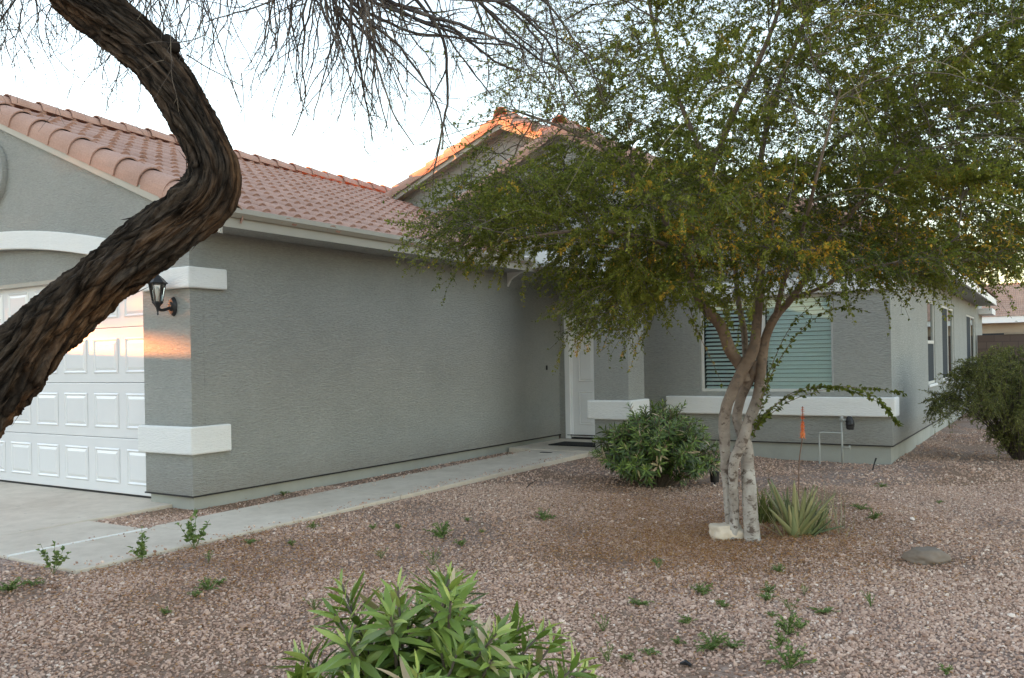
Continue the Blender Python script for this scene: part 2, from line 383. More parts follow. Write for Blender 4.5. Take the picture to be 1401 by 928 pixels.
# round attic vent
ring = MB(); n = 40; vs = []; fs = []
for k in range(n):
    a = 2*math.pi*k/n
    for r, y in ((.36, YG-.002), (.36, YG-.06), (.45, YG-.06), (.45, YG-.002)): vs.append((-11.43+r*math.cos(a), y, 3.80+r*math.sin(a)))
for k in range(n):
    k2 = (k+1) % n
    for q in range(3): fs.append((k*4+q, k*4+q+1, k2*4+q+1, k2*4+q))
ring.add(vs, fs); rv = ring.build('attic_vent', M['wall'], H, sm=True)
lv = MB()
for k in range(9):
    z = 3.5+.075*k; w = math.sqrt(max(.001, .35**2-(z-3.8)**2)); lv.box(-11.43-w, -11.43+w, YG-.03, YG-.012, z-.03, z+.03)
lv.build('louvre', M['white'], rv)

# garage door, four rows of raised panels
gd = MB(); Y0 = 5.90; gdo = None
for r in range(4):
    z0 = -.085 + r*.625; z1 = z0+.62
    gd.box(-15.26, -8.30, Y0, Y0+.05, z0, z1)
gdo = gd.build('garage_door', M['door'], H, bevel=.006)
def panel(x0, x1, z0, z1, y, d=.016, w=.035, out=.03):
    """raised panel: bevelled groove ring then a raised field"""
    V = []; Fq = []
    rings = [(0, -.001), (w*.45, -d), (w, .002), (w+out, -d*.8)]
    for ins, yy in rings:
        V += [(x0+ins, y+yy, z0+ins), (x1-ins, y+yy, z0+ins), (x1-ins, y+yy, z1-ins), (x0+ins, y+yy, z1-ins)]
    for q in range(len(rings)-1):
        for k in range(4): Fq.append((q*4+k, q*4+(k+1) % 4, q*4+4+(k+1) % 4, q*4+4+k))
    Fq.append(tuple(range((len(rings)-1)*4, len(rings)*4))); return V, Fq
for r in range(4):
    for c in range(11):
        x1 = -8.385 - c*.606; x0 = x1 - .47; z0 = .02 + r*.625
        MB().add(*panel(x0, x1, z0, z0+.40, Y0-.002, .012, .035, .03)).build('raised_panel', M['door'], gdo)
MB().box(-8.36, -8.30, YG+.10, Y0-.004, -.1, 2.348).build('door_jamb', M['white'], gdo)
MB().box(-15.26, -8.30, Y0+.002, Y0+.05, -.106, -.086).build('bottom_seal', M['black'], gdo)
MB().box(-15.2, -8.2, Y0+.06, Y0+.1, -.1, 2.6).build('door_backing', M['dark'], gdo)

# front wall under the main gable, with door and window openings
WX0, WX1, WZ0, WZ1 = -4.94, -2.86, .77, 2.26
DX0, DX1, DZ1 = -7.43, -6.33, 2.12
f = MB()
f.box(XS, DX0, YF, YF+.16, -.07, DZ1); f.box(DX1, WX0, YF, YF+.16, -.07, WZ1); f.box(XS, WX0, YF, YF+.16, WZ1, 2.6)
f.F = []; f.V = []
for b in ((XS, DX0, -.08, 2.14), (DX0, DX1, DZ1, 2.14), (DX1, WX0, 0, 2.14), (WX0, WX1, 0, WZ0), (WX1, XR, 0, 2.14)):
    f.box(b[0], b[1], YF, YF+.16, b[2], b[3])
f.box(XS, WX0, YF, YF+.16, 2.14, WZ1); f.box(WX1, XR, YF, YF+.16, 2.14, WZ1)
f.prism_y([(-16, WZ1), (XR, WZ1), (XR, zm(XR)-.18), (-8.53, zm(-8.53)-.18), (-16, zm(-16)-.18)], YF, YF+.16)
f.build('front_wall', M['wall'], H)
# right side wall with three windows
SW = [(17.64, 18.75, .74, 2.32), (20.0, 22.4, .74, 2.32), (25.6, 28.4, .74, 2.32)]
f = MB(); yc = YF+.162
for y0, y1, z0, z1 in SW:
    f.box(XR-.16, XR, yc, y0, 0, 2.9); f.box(XR-.16, XR, y0, y1, 0, z0); f.box(XR-.16, XR, y0, y1, z1, 2.9); yc = y1
f.box(XR-.16, XR, yc, 31, 0, 2.9)
f.build('end_wall', M['wall'], H)
f = MB(); f.box(-16, XR-.16, 30.8, 31, 0, 3); f.box(-16.06, -15.9, YG+.17, 31, 0, 2.9); f.build('rear_wall', M['wall'], H)
# front window
w = MB(); y = YF+.075
w.box(WX0, WX1, y, y+.05, WZ0, WZ0+.045); w.box(WX0, WX1, y, y+.05, WZ1-.045, WZ1)
w.box(WX0, WX0+.045, y, y+.05, WZ0+.045, WZ1-.045); w.box(WX1-.045, WX1, y, y+.05, WZ0+.045, WZ1-.045)
xm = (WX0+WX1)/2-.03
w.box(xm-.035, xm+.035, y-.006, y+.05, WZ0+.045, WZ1-.045)
win = w.build('front_window', M['frame'], H, bevel=.004)
MB().box(WX0+.045, WX1-.045, y+.022, y+.026, WZ0+.045, WZ1-.045).build('pane', M['glass'], win)
for (x0, x1, tilt) in ((WX0+.05, xm-.04, 32), (xm+.04, WX1-.05, 57)):
    bl = MB(); z = WZ0+.06; k = 0; t = math.radians(tilt)
    while z < WZ1-.07:
        c, s = .034*math.cos(t), .034*math.sin(t); zz = z+random.uniform(-.002, .002)
        dz = .0025
        yb = y+.10
        bl.add([(x0, yb-c*.9, zz-s), (x1, yb-c*.9, zz-s), (x1, yb+c*.9, zz+s), (x0, yb+c*.9, zz+s), (x0, yb-c*.9, zz-s+dz), (x1, yb-c*.9, zz-s+dz), (x1, yb+c*.9, zz+s+dz), (x0, yb+c*.9, zz+s+dz)],
               [(0,3,2,1),(4,5,6,7),(0,1,5,4),(1,2,6,5),(2,3,7,6),(3,0,4,7)])
        z += .064
    if tilt > 40:
        for xx in (x0+.2, x1-.2): bl.box(xx-.001, xx+.001, yb-.03, yb-.028, WZ0+.06, WZ1-.06)
    bl.build('blind', M['blind'], win)
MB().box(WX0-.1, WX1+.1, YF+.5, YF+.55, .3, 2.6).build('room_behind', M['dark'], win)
# sill band and head band on the front wall
MB().prism_z([(-5.50, YF-.10), (XR+.06, YF-.10), (XR+.06, YF+.28), (XR+.002, YF+.28), (XR+.002, YF-.002), (-5.50, YF-.002)], .415, .70).build('window_sill', M['trim'], H, bevel=.022, seg=3)
MB().prism_z([(-5.2, YF-.08), (XR+.06, YF-.08), (XR+.06, YF+.28), (XR+.002, YF+.28), (XR+.002, YF-.002), (-5.2, YF-.002)], 2.262, 2.50).build('trim_band', M['trim'], H, bevel=.02, seg=3)
# side windows
for n_, (y0, y1, z0, z1) in enumerate(SW):
    w = MB(); x = XR-.018
    w.box(x-.04, x, y0, y1, z0, z0+.05); w.box(x-.04, x, y0, y1, z1-.05, z1)
    w.box(x-.04, x, y0, y0+.05, z0+.05, z1-.05); w.box(x-.04, x, y1-.05, y1, z0+.05, z1-.05)
    ym, zmid = (y0+y1)/2, (z0+z1)/2+.0
    if n_ == 0: w.box(x-.045, x+.004, y0+.05, y1-.05, zmid-.03, zmid+.03)
    else: w.box(x-.045, x+.004, ym-.03, ym+.03, z0+.05, z1-.05)
    wo = w.build('side_window', M['frame'], H, bevel=.004)
    MB().box(x-.025, x-.021, y0+.05, y1-.05, z0+.05, z1-.05).build('pane', M['sideglass'], wo)
    if n_ == 0: MB().box(x-.016, x-.008, y0+.05, y1-.05, z0+.05, zmid-.03).build('screen', M['screen'], wo)
    else: MB().box(x-.016, x-.008, y0+.05, ym-.03, z0+.05, z1-.05).build('screen', M['screen'], wo)
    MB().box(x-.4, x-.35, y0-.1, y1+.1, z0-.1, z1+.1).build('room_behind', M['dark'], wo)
    MB().box(XR+.002, XR+.03, y0-.06, y1+.06, z0-.05, z0-.004).build('sill', M['white'], wo, bevel=.006)
# front door
fr = MB(); yd = YF-.012
fr.box(DX0, DX0+.10, yd, yd+.12, -.074, DZ1); fr.box(DX1-.09, DX1, yd, yd+.12, -.074, DZ1); fr.box(DX0+.10, DX1-.09, yd, yd+.12, DZ1-.08, DZ1)
fr.box(DX0+.10, DX0+.125, yd+.035, yd+.11, -.05, DZ1-.08)
door = MB().box(DX0+.127, DX1-.092, yd+.06, yd+.105, -.045, DZ1-.082).build('front_door', M['white'], H)
fr.build('door_frame', M['white'], door, bevel=.005)
wd = (DX1-.092-DX0-.127)
for c in range(2):
    x0 = DX0+.127+.125+c*(wd-.125*2+.06)/2; x1 = x0+(wd-.25-.06)/2
    for z0, z1 in ((.17, .76), (.93, 1.52), (1.64, 1.90)): MB().add(*panel(x0, x1, z0, z1, yd+.058, .01, .025, .02)).build('raised_panel', M['white'], door)
MB().tube([(DX1-.16, yd+.06, .95), (DX1-.16, yd+.0, .95)], .012, 8).build('door_handle', M['black'], door)
MB().box(DX0+.1, DX1-.09, yd+.03, yd+.12, -.0745, -.048).build('threshold', M['black'], door)
db = MB().box(XS+.001, XS+.016, 13.02, 13.06, 1.15, 1.23).build('doorbell', M['black'], H, bevel=.004)
# porch: column, arched beam, raised gable
CX0, CX1, CY0, CY1 = -6.03, -5.45, 11.87, 12.45
MB().box(CX0, CX1, CY0, CY1, -.075, 2.45).build('porch_column', M['wall'], H, bevel=.012)
p = .06
MB().box(CX0-.10, CX1+p, CY0-p, CY1+p, .41, .70).build('column_band', M['trim'], H, bevel=.022, seg=3)
xc, hw = (XS+CX0)/2, (CX0-XS)/2
pa = lambda x: 2.50 + .30*math.sqrt(max(0, 1-((x-xc)/hw)**2))
xa = np.linspace(XS+.001, CX0, 25)
zp = lambda x: 4.98 - .5*abs(x+6.5)
gp = [(x, pa(x)) for x in xa] + [(CX0, 2.452), (CX1, 2.452), (CX1+.0, zp(CX1)-.2), (-6.5, zp(-6.5)-.2), (XS+.001, zp(XS)-.2)]
MB().prism_y(gp, CY0, CY1).build('porch_gable', M['wall'], H)
tb = [(x, pa(x)) for x in xa] + [(CX1+p, 2.50), (CX1+p, 2.74)] + [(x, pa(x)+.24) for x in xa[::-1]]
MB().prism_y(tb, CY0-p, CY0-.002).build('arch_trim', M['trim'], H, bevel=.012)
MB().prism_x([(CY1+.002, 2.45), (YF-.002, 2.45), (YF-.002, zp(CX1)-.2), (CY1+.002, zp(CX1)-.2)], CX1-.16, CX1).build('porch_side', M['wall'], H)
MB().box(XS+.02, CX1-.17, CY1+.004, YF-.004, 2.86, 2.9).build('porch_ceiling', M['wall'], H)
MB().prism_y([(-9.4, 3.2), (XS-.001, 3.0), (XS-.001, zp(XS)-.2), (-8.2, zp(-8.2)-.2)], CY0+.01, CY1).build('porch_gable_flank', M['wall'], H)

# ---- tiled roof planes
roofG = None
def tiles(name, O, U, S, Lu, Lv, parent, wl=.225, ex=.335, mat='tile'):
    """O eave corner, U along eave, S up the slope: courses of barrel tiles, each a shell lifted over the one below"""
    O, U, S = map(lambda a: np.array(a, float), (O, U, S)); U = U/np.linalg.norm(U); S = S/np.linalg.norm(S); Nn = np.cross(U, S)
    if Nn[2] < 0: Nn = -Nn
    nu = int(Lu/wl*12)+1; u = np.linspace(0, Lu, nu); ph = (u/wl) % 1
    w = np.where(ph < .62, np.sin(np.pi*np.clip(ph/.62, 0, 1))**.75, -.12*np.sin(np.pi*(ph-.62)/.38))
    V = []; F = []; nc = int(math.ceil(Lv/ex))
    for c in range(nc):
        jit = rng.normal(0, .0032, int(Lu/wl)+2)[(u/wl).astype(int)]; slip = rng.normal(0, .009, int(Lu/wl)+2)[(u/wl).astype(int)]
        v0 = c*ex-.03+slip; v1 = np.minimum((c+1)*ex+.02, Lv)+0*u
        rows = [(v0+.006, -.010, .038), (v0, .014, .048), (v0*.6+v1*.4, .006, .043), (v1, -.008, .036)]
        base = len(V)*0 + sum(len(a) for a in V)
        for vv, lift, amp in rows:
            V.append(O + np.outer(u, U) + np.outer(vv, S) + np.outer(lift + amp*w + jit, Nn))
        # under lip
        ii = np.arange(nu-1)
        for r in range(3):
            a = base + r*nu + ii
            F.append(np.stack([a, a+1, a+1+nu, a+nu], -1))
    return mesh_np(name, np.vstack(V), F, M[mat], parent, sm=False)
def smooth_tiles(o):
    return o
def barrels(name, A, B, side, r0, r1, exposure, parent, half=(0, 180), thick=.016, lift=.0):
    """row of overlapping half-round tiles from low end A to high end B; side = horizontal unit vector, one mesh"""
    A, B, side = map(lambda a: np.array(a, float), (A, B, side)); D = B-A; L = np.linalg.norm(D); D /= L
    side = side/np.linalg.norm(side); Nn = np.cross(D, side); Nn = Nn if Nn[2] > 0 else -Nn
    V = []; F = []; n = int(L/exposure)+1; ang = np.radians(np.linspace(half[0], half[1], 17))
    for k in range(n):
        jr = rng.normal(0, .004); s0 = k*exposure + rng.normal(0, .006); s1 = min(s0+exposure+.06, L+.05)
        tw = rng.normal(0, .01)
        rows = [(s0, r0-thick, .014), (s0, r0, .014), ((s0+s1)/2, (r0+r1)/2, 0.004), (s1, r1, -.006)]
        base = sum(len(a) for a in V)
        for s, r, lf in rows:
            cs_ = np.where(ang > math.pi, -1, np.cos(ang)); sn_ = np.where(ang > math.pi, -(ang-math.pi), np.sin(ang))
            V.append(A + D*s + side*jr + np.outer(cs_*r, side) + np.outer(sn_*r+lf+lift, Nn))
        m = len(ang); ii = np.arange(m-1)
        for q in range(3):
            a = base+q*m+ii; F.append(np.stack([a, a+1, a+1+m, a+m], -1))
    return mesh_np(name, np.vstack(V), F, M['tile'], parent, sm=False)
sl = lambda s: np.array([s, 0, .41])
crest = .055
roof = MB().prism_y([(-7.06, zr(-7.06)-.20), (XRG, zr(XRG)-.20), (-16.5, zr(2*XRG+16.5)-.20), (-16.5, zr(2*XRG+16.5)-.13), (XRG, zr(XRG)-.09), (-7.06, zr(-7.06)-.09)], YG-.01, 14.4).build('roof', M['fascia'], H)
Ls = (7.1-4.7 + 4.7+4.7-7.1)  # 4.7 m plan
cs = math.hypot(1, .41)
tiles('tile_field', (-7.04, YG+.10, zr(-7.04)-crest), (0, 1, 0), sl(-1), 8.5, 4.74*cs, roof)
tiles('tile_field', (-16.5, YG+.10, zr(2*XRG+16.5)-crest), (0, 1, 0), sl(1), 8.5, 4.7*cs, roof)
barrels('rake_tiles', (-7.02, YG+.10, zr(-7.02)-.115), (XRG, YG+.10, zr(XRG)-.115), (0, 1, 0), .168, .150, .455, roof, (-15, 205) )
barrels('ridge_tiles', (XRG, YG, zr(XRG)-.04), (XRG, 14.6, zr(XRG)-.04), (1, 0, 0), .15, .125, .42, roof)
MB().prism_y([(-7.0, zr(-7.0)-.26), (-7.0, zr(-7.0)-.15), (XRG, zr(XRG)-.15), (XRG, zr(XRG)-.26)], YG-.045, YG-.012).build('rake_board', M['fascia'], H)
# eave: fascia board and gutter
MB().box(-7.10, -7.065, YG-.04, 11.9, 2.755, 2.90).build('fascia_board', M['fascia'], H, bevel=.004)
g = MB().prism_y([(-7.062, 2.835), (-7.03, 2.835), (-6.985, 2.875), (-6.985, 2.925), (-7.0, 2.925), (-7.0, 2.885), (-7.062, 2.86)], YG-.03, 11.9); g.build('gutter', M['fascia'], H)
MB().box(-7.545, -7.10, YG+.01, 11.86, 2.748, 2.756).build('soffit', M['wall'], H)
# main roof
RY0 = 13.22
XE = -1.58
roofm = MB().prism_y([(XE, zm(XE)-.2), (XE, zm(XE)-.09), (-8.53, zm(-8.53)-.09), (-16.5, zm(-16.5)-.09), (-16.5, zm(-16.5)-.2), (-8.53, zm(-8.53)-.2)], RY0+.05, 29.35).build('roof', M['fascia'], H)
tiles('tile_field', (XE+.02, RY0+.1, zm(XE)-crest), (0, 1, 0), sl(-1), 16.0, 6.96*cs, roofm)
tiles('tile_field', (-12.6, RY0+.1, zm(-12.6)-crest), (0, 1, 0), sl(1), 16.0, 4.07*cs, roofm)
for xe in (XE+.05, -16.5):
    barrels('rake_tiles', (xe, RY0+.10, zm(xe)-.115), (-8.53, RY0+.10, zm(-8.53)-.115), (0, 1, 0), .165, .135, .455, roofm, (-15, 205))
barrels('ridge_tiles', (-8.53, RY0, zm(-8.53)-.03), (-8.53, 29.3, zm(-8.53)-.03), (1, 0, 0), .15, .125, .42, roofm)
for xe in (XE+.05, -16.5):
    MB().prism_y([(xe, zm(xe)-.26), (-8.53, zm(-8.53)-.26), (-8.53, zm(-8.53)-.13), (xe, zm(xe)-.13)], RY0-.0, RY0+.035).build('rake_board', M['fascia'], H)
MB().box(XE-.02, XE+.015, RY0, 29.4, zm(XE)-.27, zm(XE)-.10).build('fascia_board', M['white'], H)
MB().box(XR, XE-.02, RY0+.06, 29.3, zm(XE)-.275, zm(XE)-.265).build('soffit', M['wall'], H)
MB().box(-2.6, -1.70, 29.6, 31.3, 2.45, 2.62).build('patio_fascia', M['white'], H)
# porch roof
roofp = MB().prism_y([(-4.95, zp(-4.95)-.2), (-4.95, zp(-4.95)-.1), (-6.5, zp(-6.5)-.1), (-8.9, zp(-8.9)-.1), (-8.9, zp(-8.9)-.2), (-6.5, zp(-6.5)-.2)], CY0-.12, 17).build('roof', M['fascia'], H)
sp = lambda s: np.array([s, 0, .5])
tiles('tile_field', (-4.93, CY0-.06, zp(-4.93)-crest), (0, 1, 0), sp(-1), 4, 1.57*math.hypot(1, .5), roofp)
tiles('tile_field', (-8.9, CY0-.06, zp(-8.9)-crest), (0, 1, 0), sp(1), 4, 2.4*math.hypot(1, .5), roofp)
for xe in (-4.9, -8.75):
    barrels('rake_tiles', (xe, CY0-.06, zp(xe)-.115), (-6.5, CY0-.06, zp(-6.5)-.115), (0, 1, 0), .165, .135, .455, roofp, (-15, 205))
barrels('ridge_tiles', (-6.5, CY0-.1, zp(-6.5)-.03), (-6.5, 17, zp(-6.5)-.03), (1, 0, 0), .15, .125, .42, roofp)

# ------------------------------------------------------------------ lantern on the pillar
LX, LY, LZ = -7.80, YG-.002, 1.93
L = empty('wall_lantern', (LX, LY, LZ), 'black coach lantern with clear panes on the garage pillar', 'lantern')
bp = MB(); vs = []; n = 18
def disc_y(mb, cx, cz, rx, rz, y0, y1, seg=20):
    a = np.arange(seg)*2*math.pi/seg
    V = [(cx+rx*math.cos(t), y0, cz+rz*math.sin(t)) for t in a] + [(cx+rx*.75*math.cos(t), y1, cz+rz*.75*math.sin(t)) for t in a]
    mb.add(V, [tuple(range(seg-1, -1, -1)), tuple(range(seg, 2*seg))] + [(k, (k+1) % seg, (k+1) % seg+seg, k+seg) for k in range(seg)])
disc_y(bp, LX, LZ+.03, .062, .105, LY, LY-.035); disc_y(bp, LX, LZ+.03, .032, .055, LY-.03, LY-.05)
bp.build('back_plate', M['black'], L, bevel=.004)
cx, cy = LX, LY-.19
pts = spline([(LX, LY-.03, LZ+.02), (LX, LY-.10, LZ-.005), (LX, LY-.16, LZ-.01), (cx, cy, LZ+.02)], 6)
MB().tube(pts, .016, 10).build('arm', M['black'], L, sm=True)
b = MB(); b.lathe([(.004, LZ-.065), (.011, LZ-.055), (.006, LZ-.04), (.012, LZ-.015), (.018, LZ+.01), (.040, LZ+.045), (.055, LZ+.062), (.055, LZ+.072), (.05, LZ+.075)], cx, cy, 6); b.build('base_cup', M['black'], L)
cage = MB(); z0, z1, r0, r1 = LZ+.075, LZ+.255, .050, .082
for k in range(6):
    a = math.pi*2*k/6; c, s = math.cos(a), math.sin(a)
    cage.tube([(cx+r0*c, cy+r0*s, z0), (cx+r1*c, cy+r1*s, z1)], .0048, 6)
    a2 = math.pi*2*(k+1)/6
    cage.tube([(cx+r1*c, cy+r1*s, z1), (cx+r1*math.cos(a2), cy+r1*math.sin(a2), z1)], .005, 6)
cage.build('cage', M['black'], L)
for k in range(6):
    a, a2 = math.pi*2*k/6, math.pi*2*(k+1)/6
    q = [(cx+r0*.97*math.cos(t), cy+r0*.97*math.sin(t), z0) for t in (a, a2)] + [(cx+r1*.97*math.cos(t), cy+r1*.97*math.sin(t), z1) for t in (a2, a)]
    MB().add(q, [(0, 1, 2, 3)]).build('glass_pane', M['lampglass'], L)
rf = MB(); rf.lathe([(.100, z1), (.104, z1+.010), (.090, z1+.022), (.070, z1+.045), (.068, z1+.05), (.045, z1+.068), (.043, z1+.074), (.018, z1+.092), (.010, z1+.10), (.012, z1+.108), (.006, z1+.118), (.010, z1+.128), (.002, z1+.145)], cx, cy, 6)
rf.build('lantern_roof', M['black'], L)
bu = MB(); bu.lathe([(.012, z0), (.012, z0+.05), (.018, z0+.07), (.026, z0+.10), (.024, z0+.125), (.012, z0+.145), (.002, z0+.15)], cx, cy, 12); bu.build('bulb', M['white'], L, sm=True)

# ------------------------------------------------------------------ small things by the house
mt = MB().prism_z([(-7.12, 12.33), (-6.25, 12.33), (-6.25, 12.88), (-7.12, 12.88)], -.072, -.058).build('door_mat', M['mat'], bevel=.004)
tag(mt, 'black rubber mat on the porch floor before the white front door', 'door mat')
# irrigation pipework
pv = empty('irrigation_pipe', (-2.75, 13.2, gzf(-2.75, 13.2)), 'grey painted water pipes rising beside the wall under the white sill', 'pipe')
zb = gzf(-2.8, 13.2)-.05; yy = 13.22
xa_, xb_ = -3.02, -2.70
u = MB(); u.tube(spline([(xa_, yy, zb), (xa_, yy, .02), (xa_, yy, .15), (xa_+.03, yy, .185), (xa_+.12, yy, .185), (xb_, yy, .185)], 5), .0135, 10); u.build('riser', M['pipe'], pv, sm=True)
u = MB(); u.tube([(xb_, yy, zb), (xb_, yy, .40)], .0155, 10); u.tube([(xb_, yy, .36), (xb_, yy, .43)], .024, 10); u.tube([(xb_-.03, yy, .375), (xb_+.07, yy, .375)], .019, 10); u.build('riser', M['pipe'], pv, sm=True)
u = MB(); u.tube([(xb_, yy, -.02), (xb_+.10, yy, -.02)], .014, 8); u.tube([(xb_+.10, yy, -.05), (xb_+.10, yy, .01)], .016, 8); u.tube([(xb_+.10, yy-.03, -.0), (xb_+.10, yy+.03, -.0)], .008, 6); u.build('hose_valve', M['pipe'], pv, sm=True)
u = MB(); V, Fq, _ = tube_np(spline([(xb_+.07, yy, .41), (xb_+.10, yy, .39), (xb_+.115, yy, .32), (xb_+.11, yy, .245)], 6), np.interp(np.arange(19), [0, 5, 12, 18], [.022, .052, .062, .05]), 12)
V = V + rng.normal(0, .003, V.shape); u.add(V, [tuple(q) for q in Fq]+[tuple(range(11, -1, -1)), tuple(range(len(V)-12, len(V)))]); u.build('insulation_sleeve', M['black'], pv, sm=True)
# path light
lp = GP(978, 664, -.245); lx, ly = lp[0], lp[1]; lz = gzf(lx, ly)
pl = empty('path_light', (lx, ly, lz), 'small black landscape light in the gravel beside the porch bush', 'garden light')
u = MB(); u.lathe([(.008, lz-.05), (.012, lz+.03), (.05, lz+.035), (.055, lz+.05), (.058, lz+.12), (.06, lz+.15), (.045, lz+.155)], lx, ly, 14); u.build('lamp_housing', M['black'], pl)
u = MB(); u.lathe([(.063, lz+.153), (.066, lz+.163), (.02, lz+.172)], lx, ly, 14); u.build('lamp_cap', M['black'], pl)
# sticks
s0 = GP(1193, 644, -.265); zz = gzf(s0[0], s0[1])
tag(MB().tube([(s0[0], s0[1], zz-.03), (s0[0]+.03, s0[1]+.0, zz+.09), (s0[0]+.055, s0[1]+.01, zz+.17)], [.009, .008, .012], 6).build('irrigation_stake', M['black']), 'thin black stake leaning in the gravel near the house corner', 'stake')
s1 = GP(722, 672, -.2); zz = gzf(s1[0], s1[1])
tag(MB().tube([(s1[0]-.03, s1[1], zz), (s1[0]+.03, s1[1]+.03, zz+.06), (s1[0]+.09, s1[1]+.06, zz+.10)], [.006, .005, .004], 5).build('fallen_twig', M['twig']), 'dry brown twig sticking out of the gravel beside the walk', 'twig')
s2 = GP(938, 909, -.25); zz = gzf(s2[0], s2[1])
tag(MB().tube([(s2[0]-.03, s2[1], zz+.012), (s2[0], s2[1]+.005, zz+.022), (s2[0]+.03, s2[1], zz+.012)], [.006, .016, .009], 6).build('seed_pod', M['black']), 'small dark seed pod on the pink gravel', 'seed pod')
# rocks
def rock(name, c, size, mat, rot, label, seed, cat='rock'):
    import bmesh
    bm = bmesh.new(); bmesh.ops.create_icosphere(bm, subdivisions=4, radius=1)
    for v in bm.verts:
        p = Vector(v.co); n1 = mnoise.noise(p*1.1+Vector((seed, 0, 0))); n2 = mnoise.noise(p*3.0+Vector((0, seed, 0))); n3 = mnoise.noise(p*9+Vector((0, 0, seed)))
        s = 1+.34*n1+.16*n2+.05*n3
        q = p*s; q.z = min(q.z, .72+.10*n2+.12*q.x)
        v.co = Vector((q.x*size[0], q.y*size[1], q.z*size[2]))
    me = bpy.data.meshes.new(name); bm.to_mesh(me); bm.free(); smooth(me)
    o = link(name, me, mat); o.location = (c[0], c[1], gzf(c[0], c[1])+size[2]*.62); o.rotation_euler = (0.05, .06, rot)
    return tag(o, label, cat)
rock('rock', GP(996, 734, -.25), (.155, .105, .105), M['rock'], YAW, 'pale cream rock leaning against the foot of the pale trunk', 3.1)
rock('rock', GP(1266, 765, -.25), (.15, .095, .078), M['brownrock'], YAW-.1, 'flat brown rock alone on the gravel right of the aloe', 8.4)
tag(MB().box(-6.76, -6.58, 11.44, 11.52, -.12, -.083).build('drain_grate', M['black'], bevel=.003), 'small dark drain cover set in the walk near the porch', 'drain')

# ------------------------------------------------------------------ behind the yard
bw = empty('block_wall', (0, 28.6, -.26), 'brown concrete block wall beyond the end of the house', 'wall')
MB().box(-2.03, 14, 28.6, 28.8, -.5, 1.80).build('wall_face', M['block'], bw)
MB().box(-1.35, 14.02, 28.57, 28.83, 1.802, 1.86).build('wall_cap', M['tanwall'], bw)
nb = empty('neighbour_house', (3, 48, 0), 'tan house with orange tiled hip roof behind the block wall', 'house')
MB().box(-9, -1.35, 46.4, 56, 0, 2.62).build('wall', M['tanwall'], nb)
MB().box(-1.35, 14, 49.0, 56, 0, 2.62).build('wall', M['tanwall'], nb)
MB().box(-4.6, -1.9, 46.33, 46.395, .2, 2.15).build('patio_shade_panel', M['screen'], nb)  # dark panel stands in for the shade of the porch recess
MB().box(-4.6, -3.2, 46.30, 46.33, 1.1, 2.0).build('window', M['frame'], nb)
MB().box(-9.3, -.95, 45.85, 45.95, 2.62, 2.92).build('fascia_board', M['white'], nb)
MB().box(-.95, 14.3, 48.5, 48.6, 2.62, 2.88).build('fascia_board', M['white'], nb)
def hip(name, x0, x1, y0, y1, z, slope, parent):
    d = min(x1-x0, y1-y0)/2; h = d*slope
    if x1-x0 > y1-y0: r = [(x0+d, (y0+y1)/2, z+h), (x1-d, (y0+y1)/2, z+h)]
    else: r = [((x0+x1)/2, y0+d, z+h), ((x0+x1)/2, y1-d, z+h)]
    v = [(x0, y0, z), (x1, y0, z), (x1, y1, z), (x0, y1, z)] + r
    fs = [(0, 1, 5, 4), (1, 2, 5), (2, 3, 4, 5), (3, 0, 4), (3, 2, 1, 0)] if x1-x0 > y1-y0 else [(0, 1, 4), (1, 2, 5, 4), (2, 3, 5), (3, 0, 4, 5), (3, 2, 1, 0)]
    return MB().add(v, fs).build(name, M['farroof'], parent)
def farroof():
    m, nt, b = newmat('far_tile_roof'); v = coords(nt)
    w = N_(nt, 'ShaderNodeTexWave', Scale=3.3); w.bands_direction = 'X'; nt.links.new(v, w.inputs['Vector'])
    w2 = N_(nt, 'ShaderNodeTexWave', Scale=2.6); w2.bands_direction = 'Z'; nt.links.new(v, w2.inputs['Vector'])
    col = ramp(nt, noise(nt, v, 1.5, 4), [(.3, (.36, .21, .15)), (.7, (.48, .30, .22))]); nt.links.new(col, b.inputs['Base Color']); b.inputs['Roughness'].default_value = .9
    bump(nt, b, math_(nt, 'ADD', w.outputs['Fac'], w2.outputs['Fac']), .8, .05); return m
M['farroof'] = farroof()
hip('roof', -9.5, -.75, 45.8, 57, 2.92, .30, nb)
hip('roof', -9.2, 14.5, 48.4, 60, 2.90, .36, nb)
# plain houses out of view; western ones added to cut off the low sun
def plain_house(loc, sx, sy, h, label):
    e = empty('neighbour_house', loc, label, 'house'); x, y, z = loc
    MB().box(x-sx, x+sx, y-sy, y+sy, z, z+h).build('wall', M['farwall'], e)
    hip('roof', x-sx-.4, x+sx+.4, y-sy-.4, y+sy+.4, z+h, .3, e)
    for k in range(3):
        yk = y-sy+sy*2*(k+.5)/3
        MB().box(x+sx, x+sx+.05, yk-.7, yk+.7, z+.9, z+2.2).build('window', M['glass'], e)
    MB().box(x+sx, x+sx+.06, y-.5, y+.5, z, z+2.1).build('door', M['white'], e)
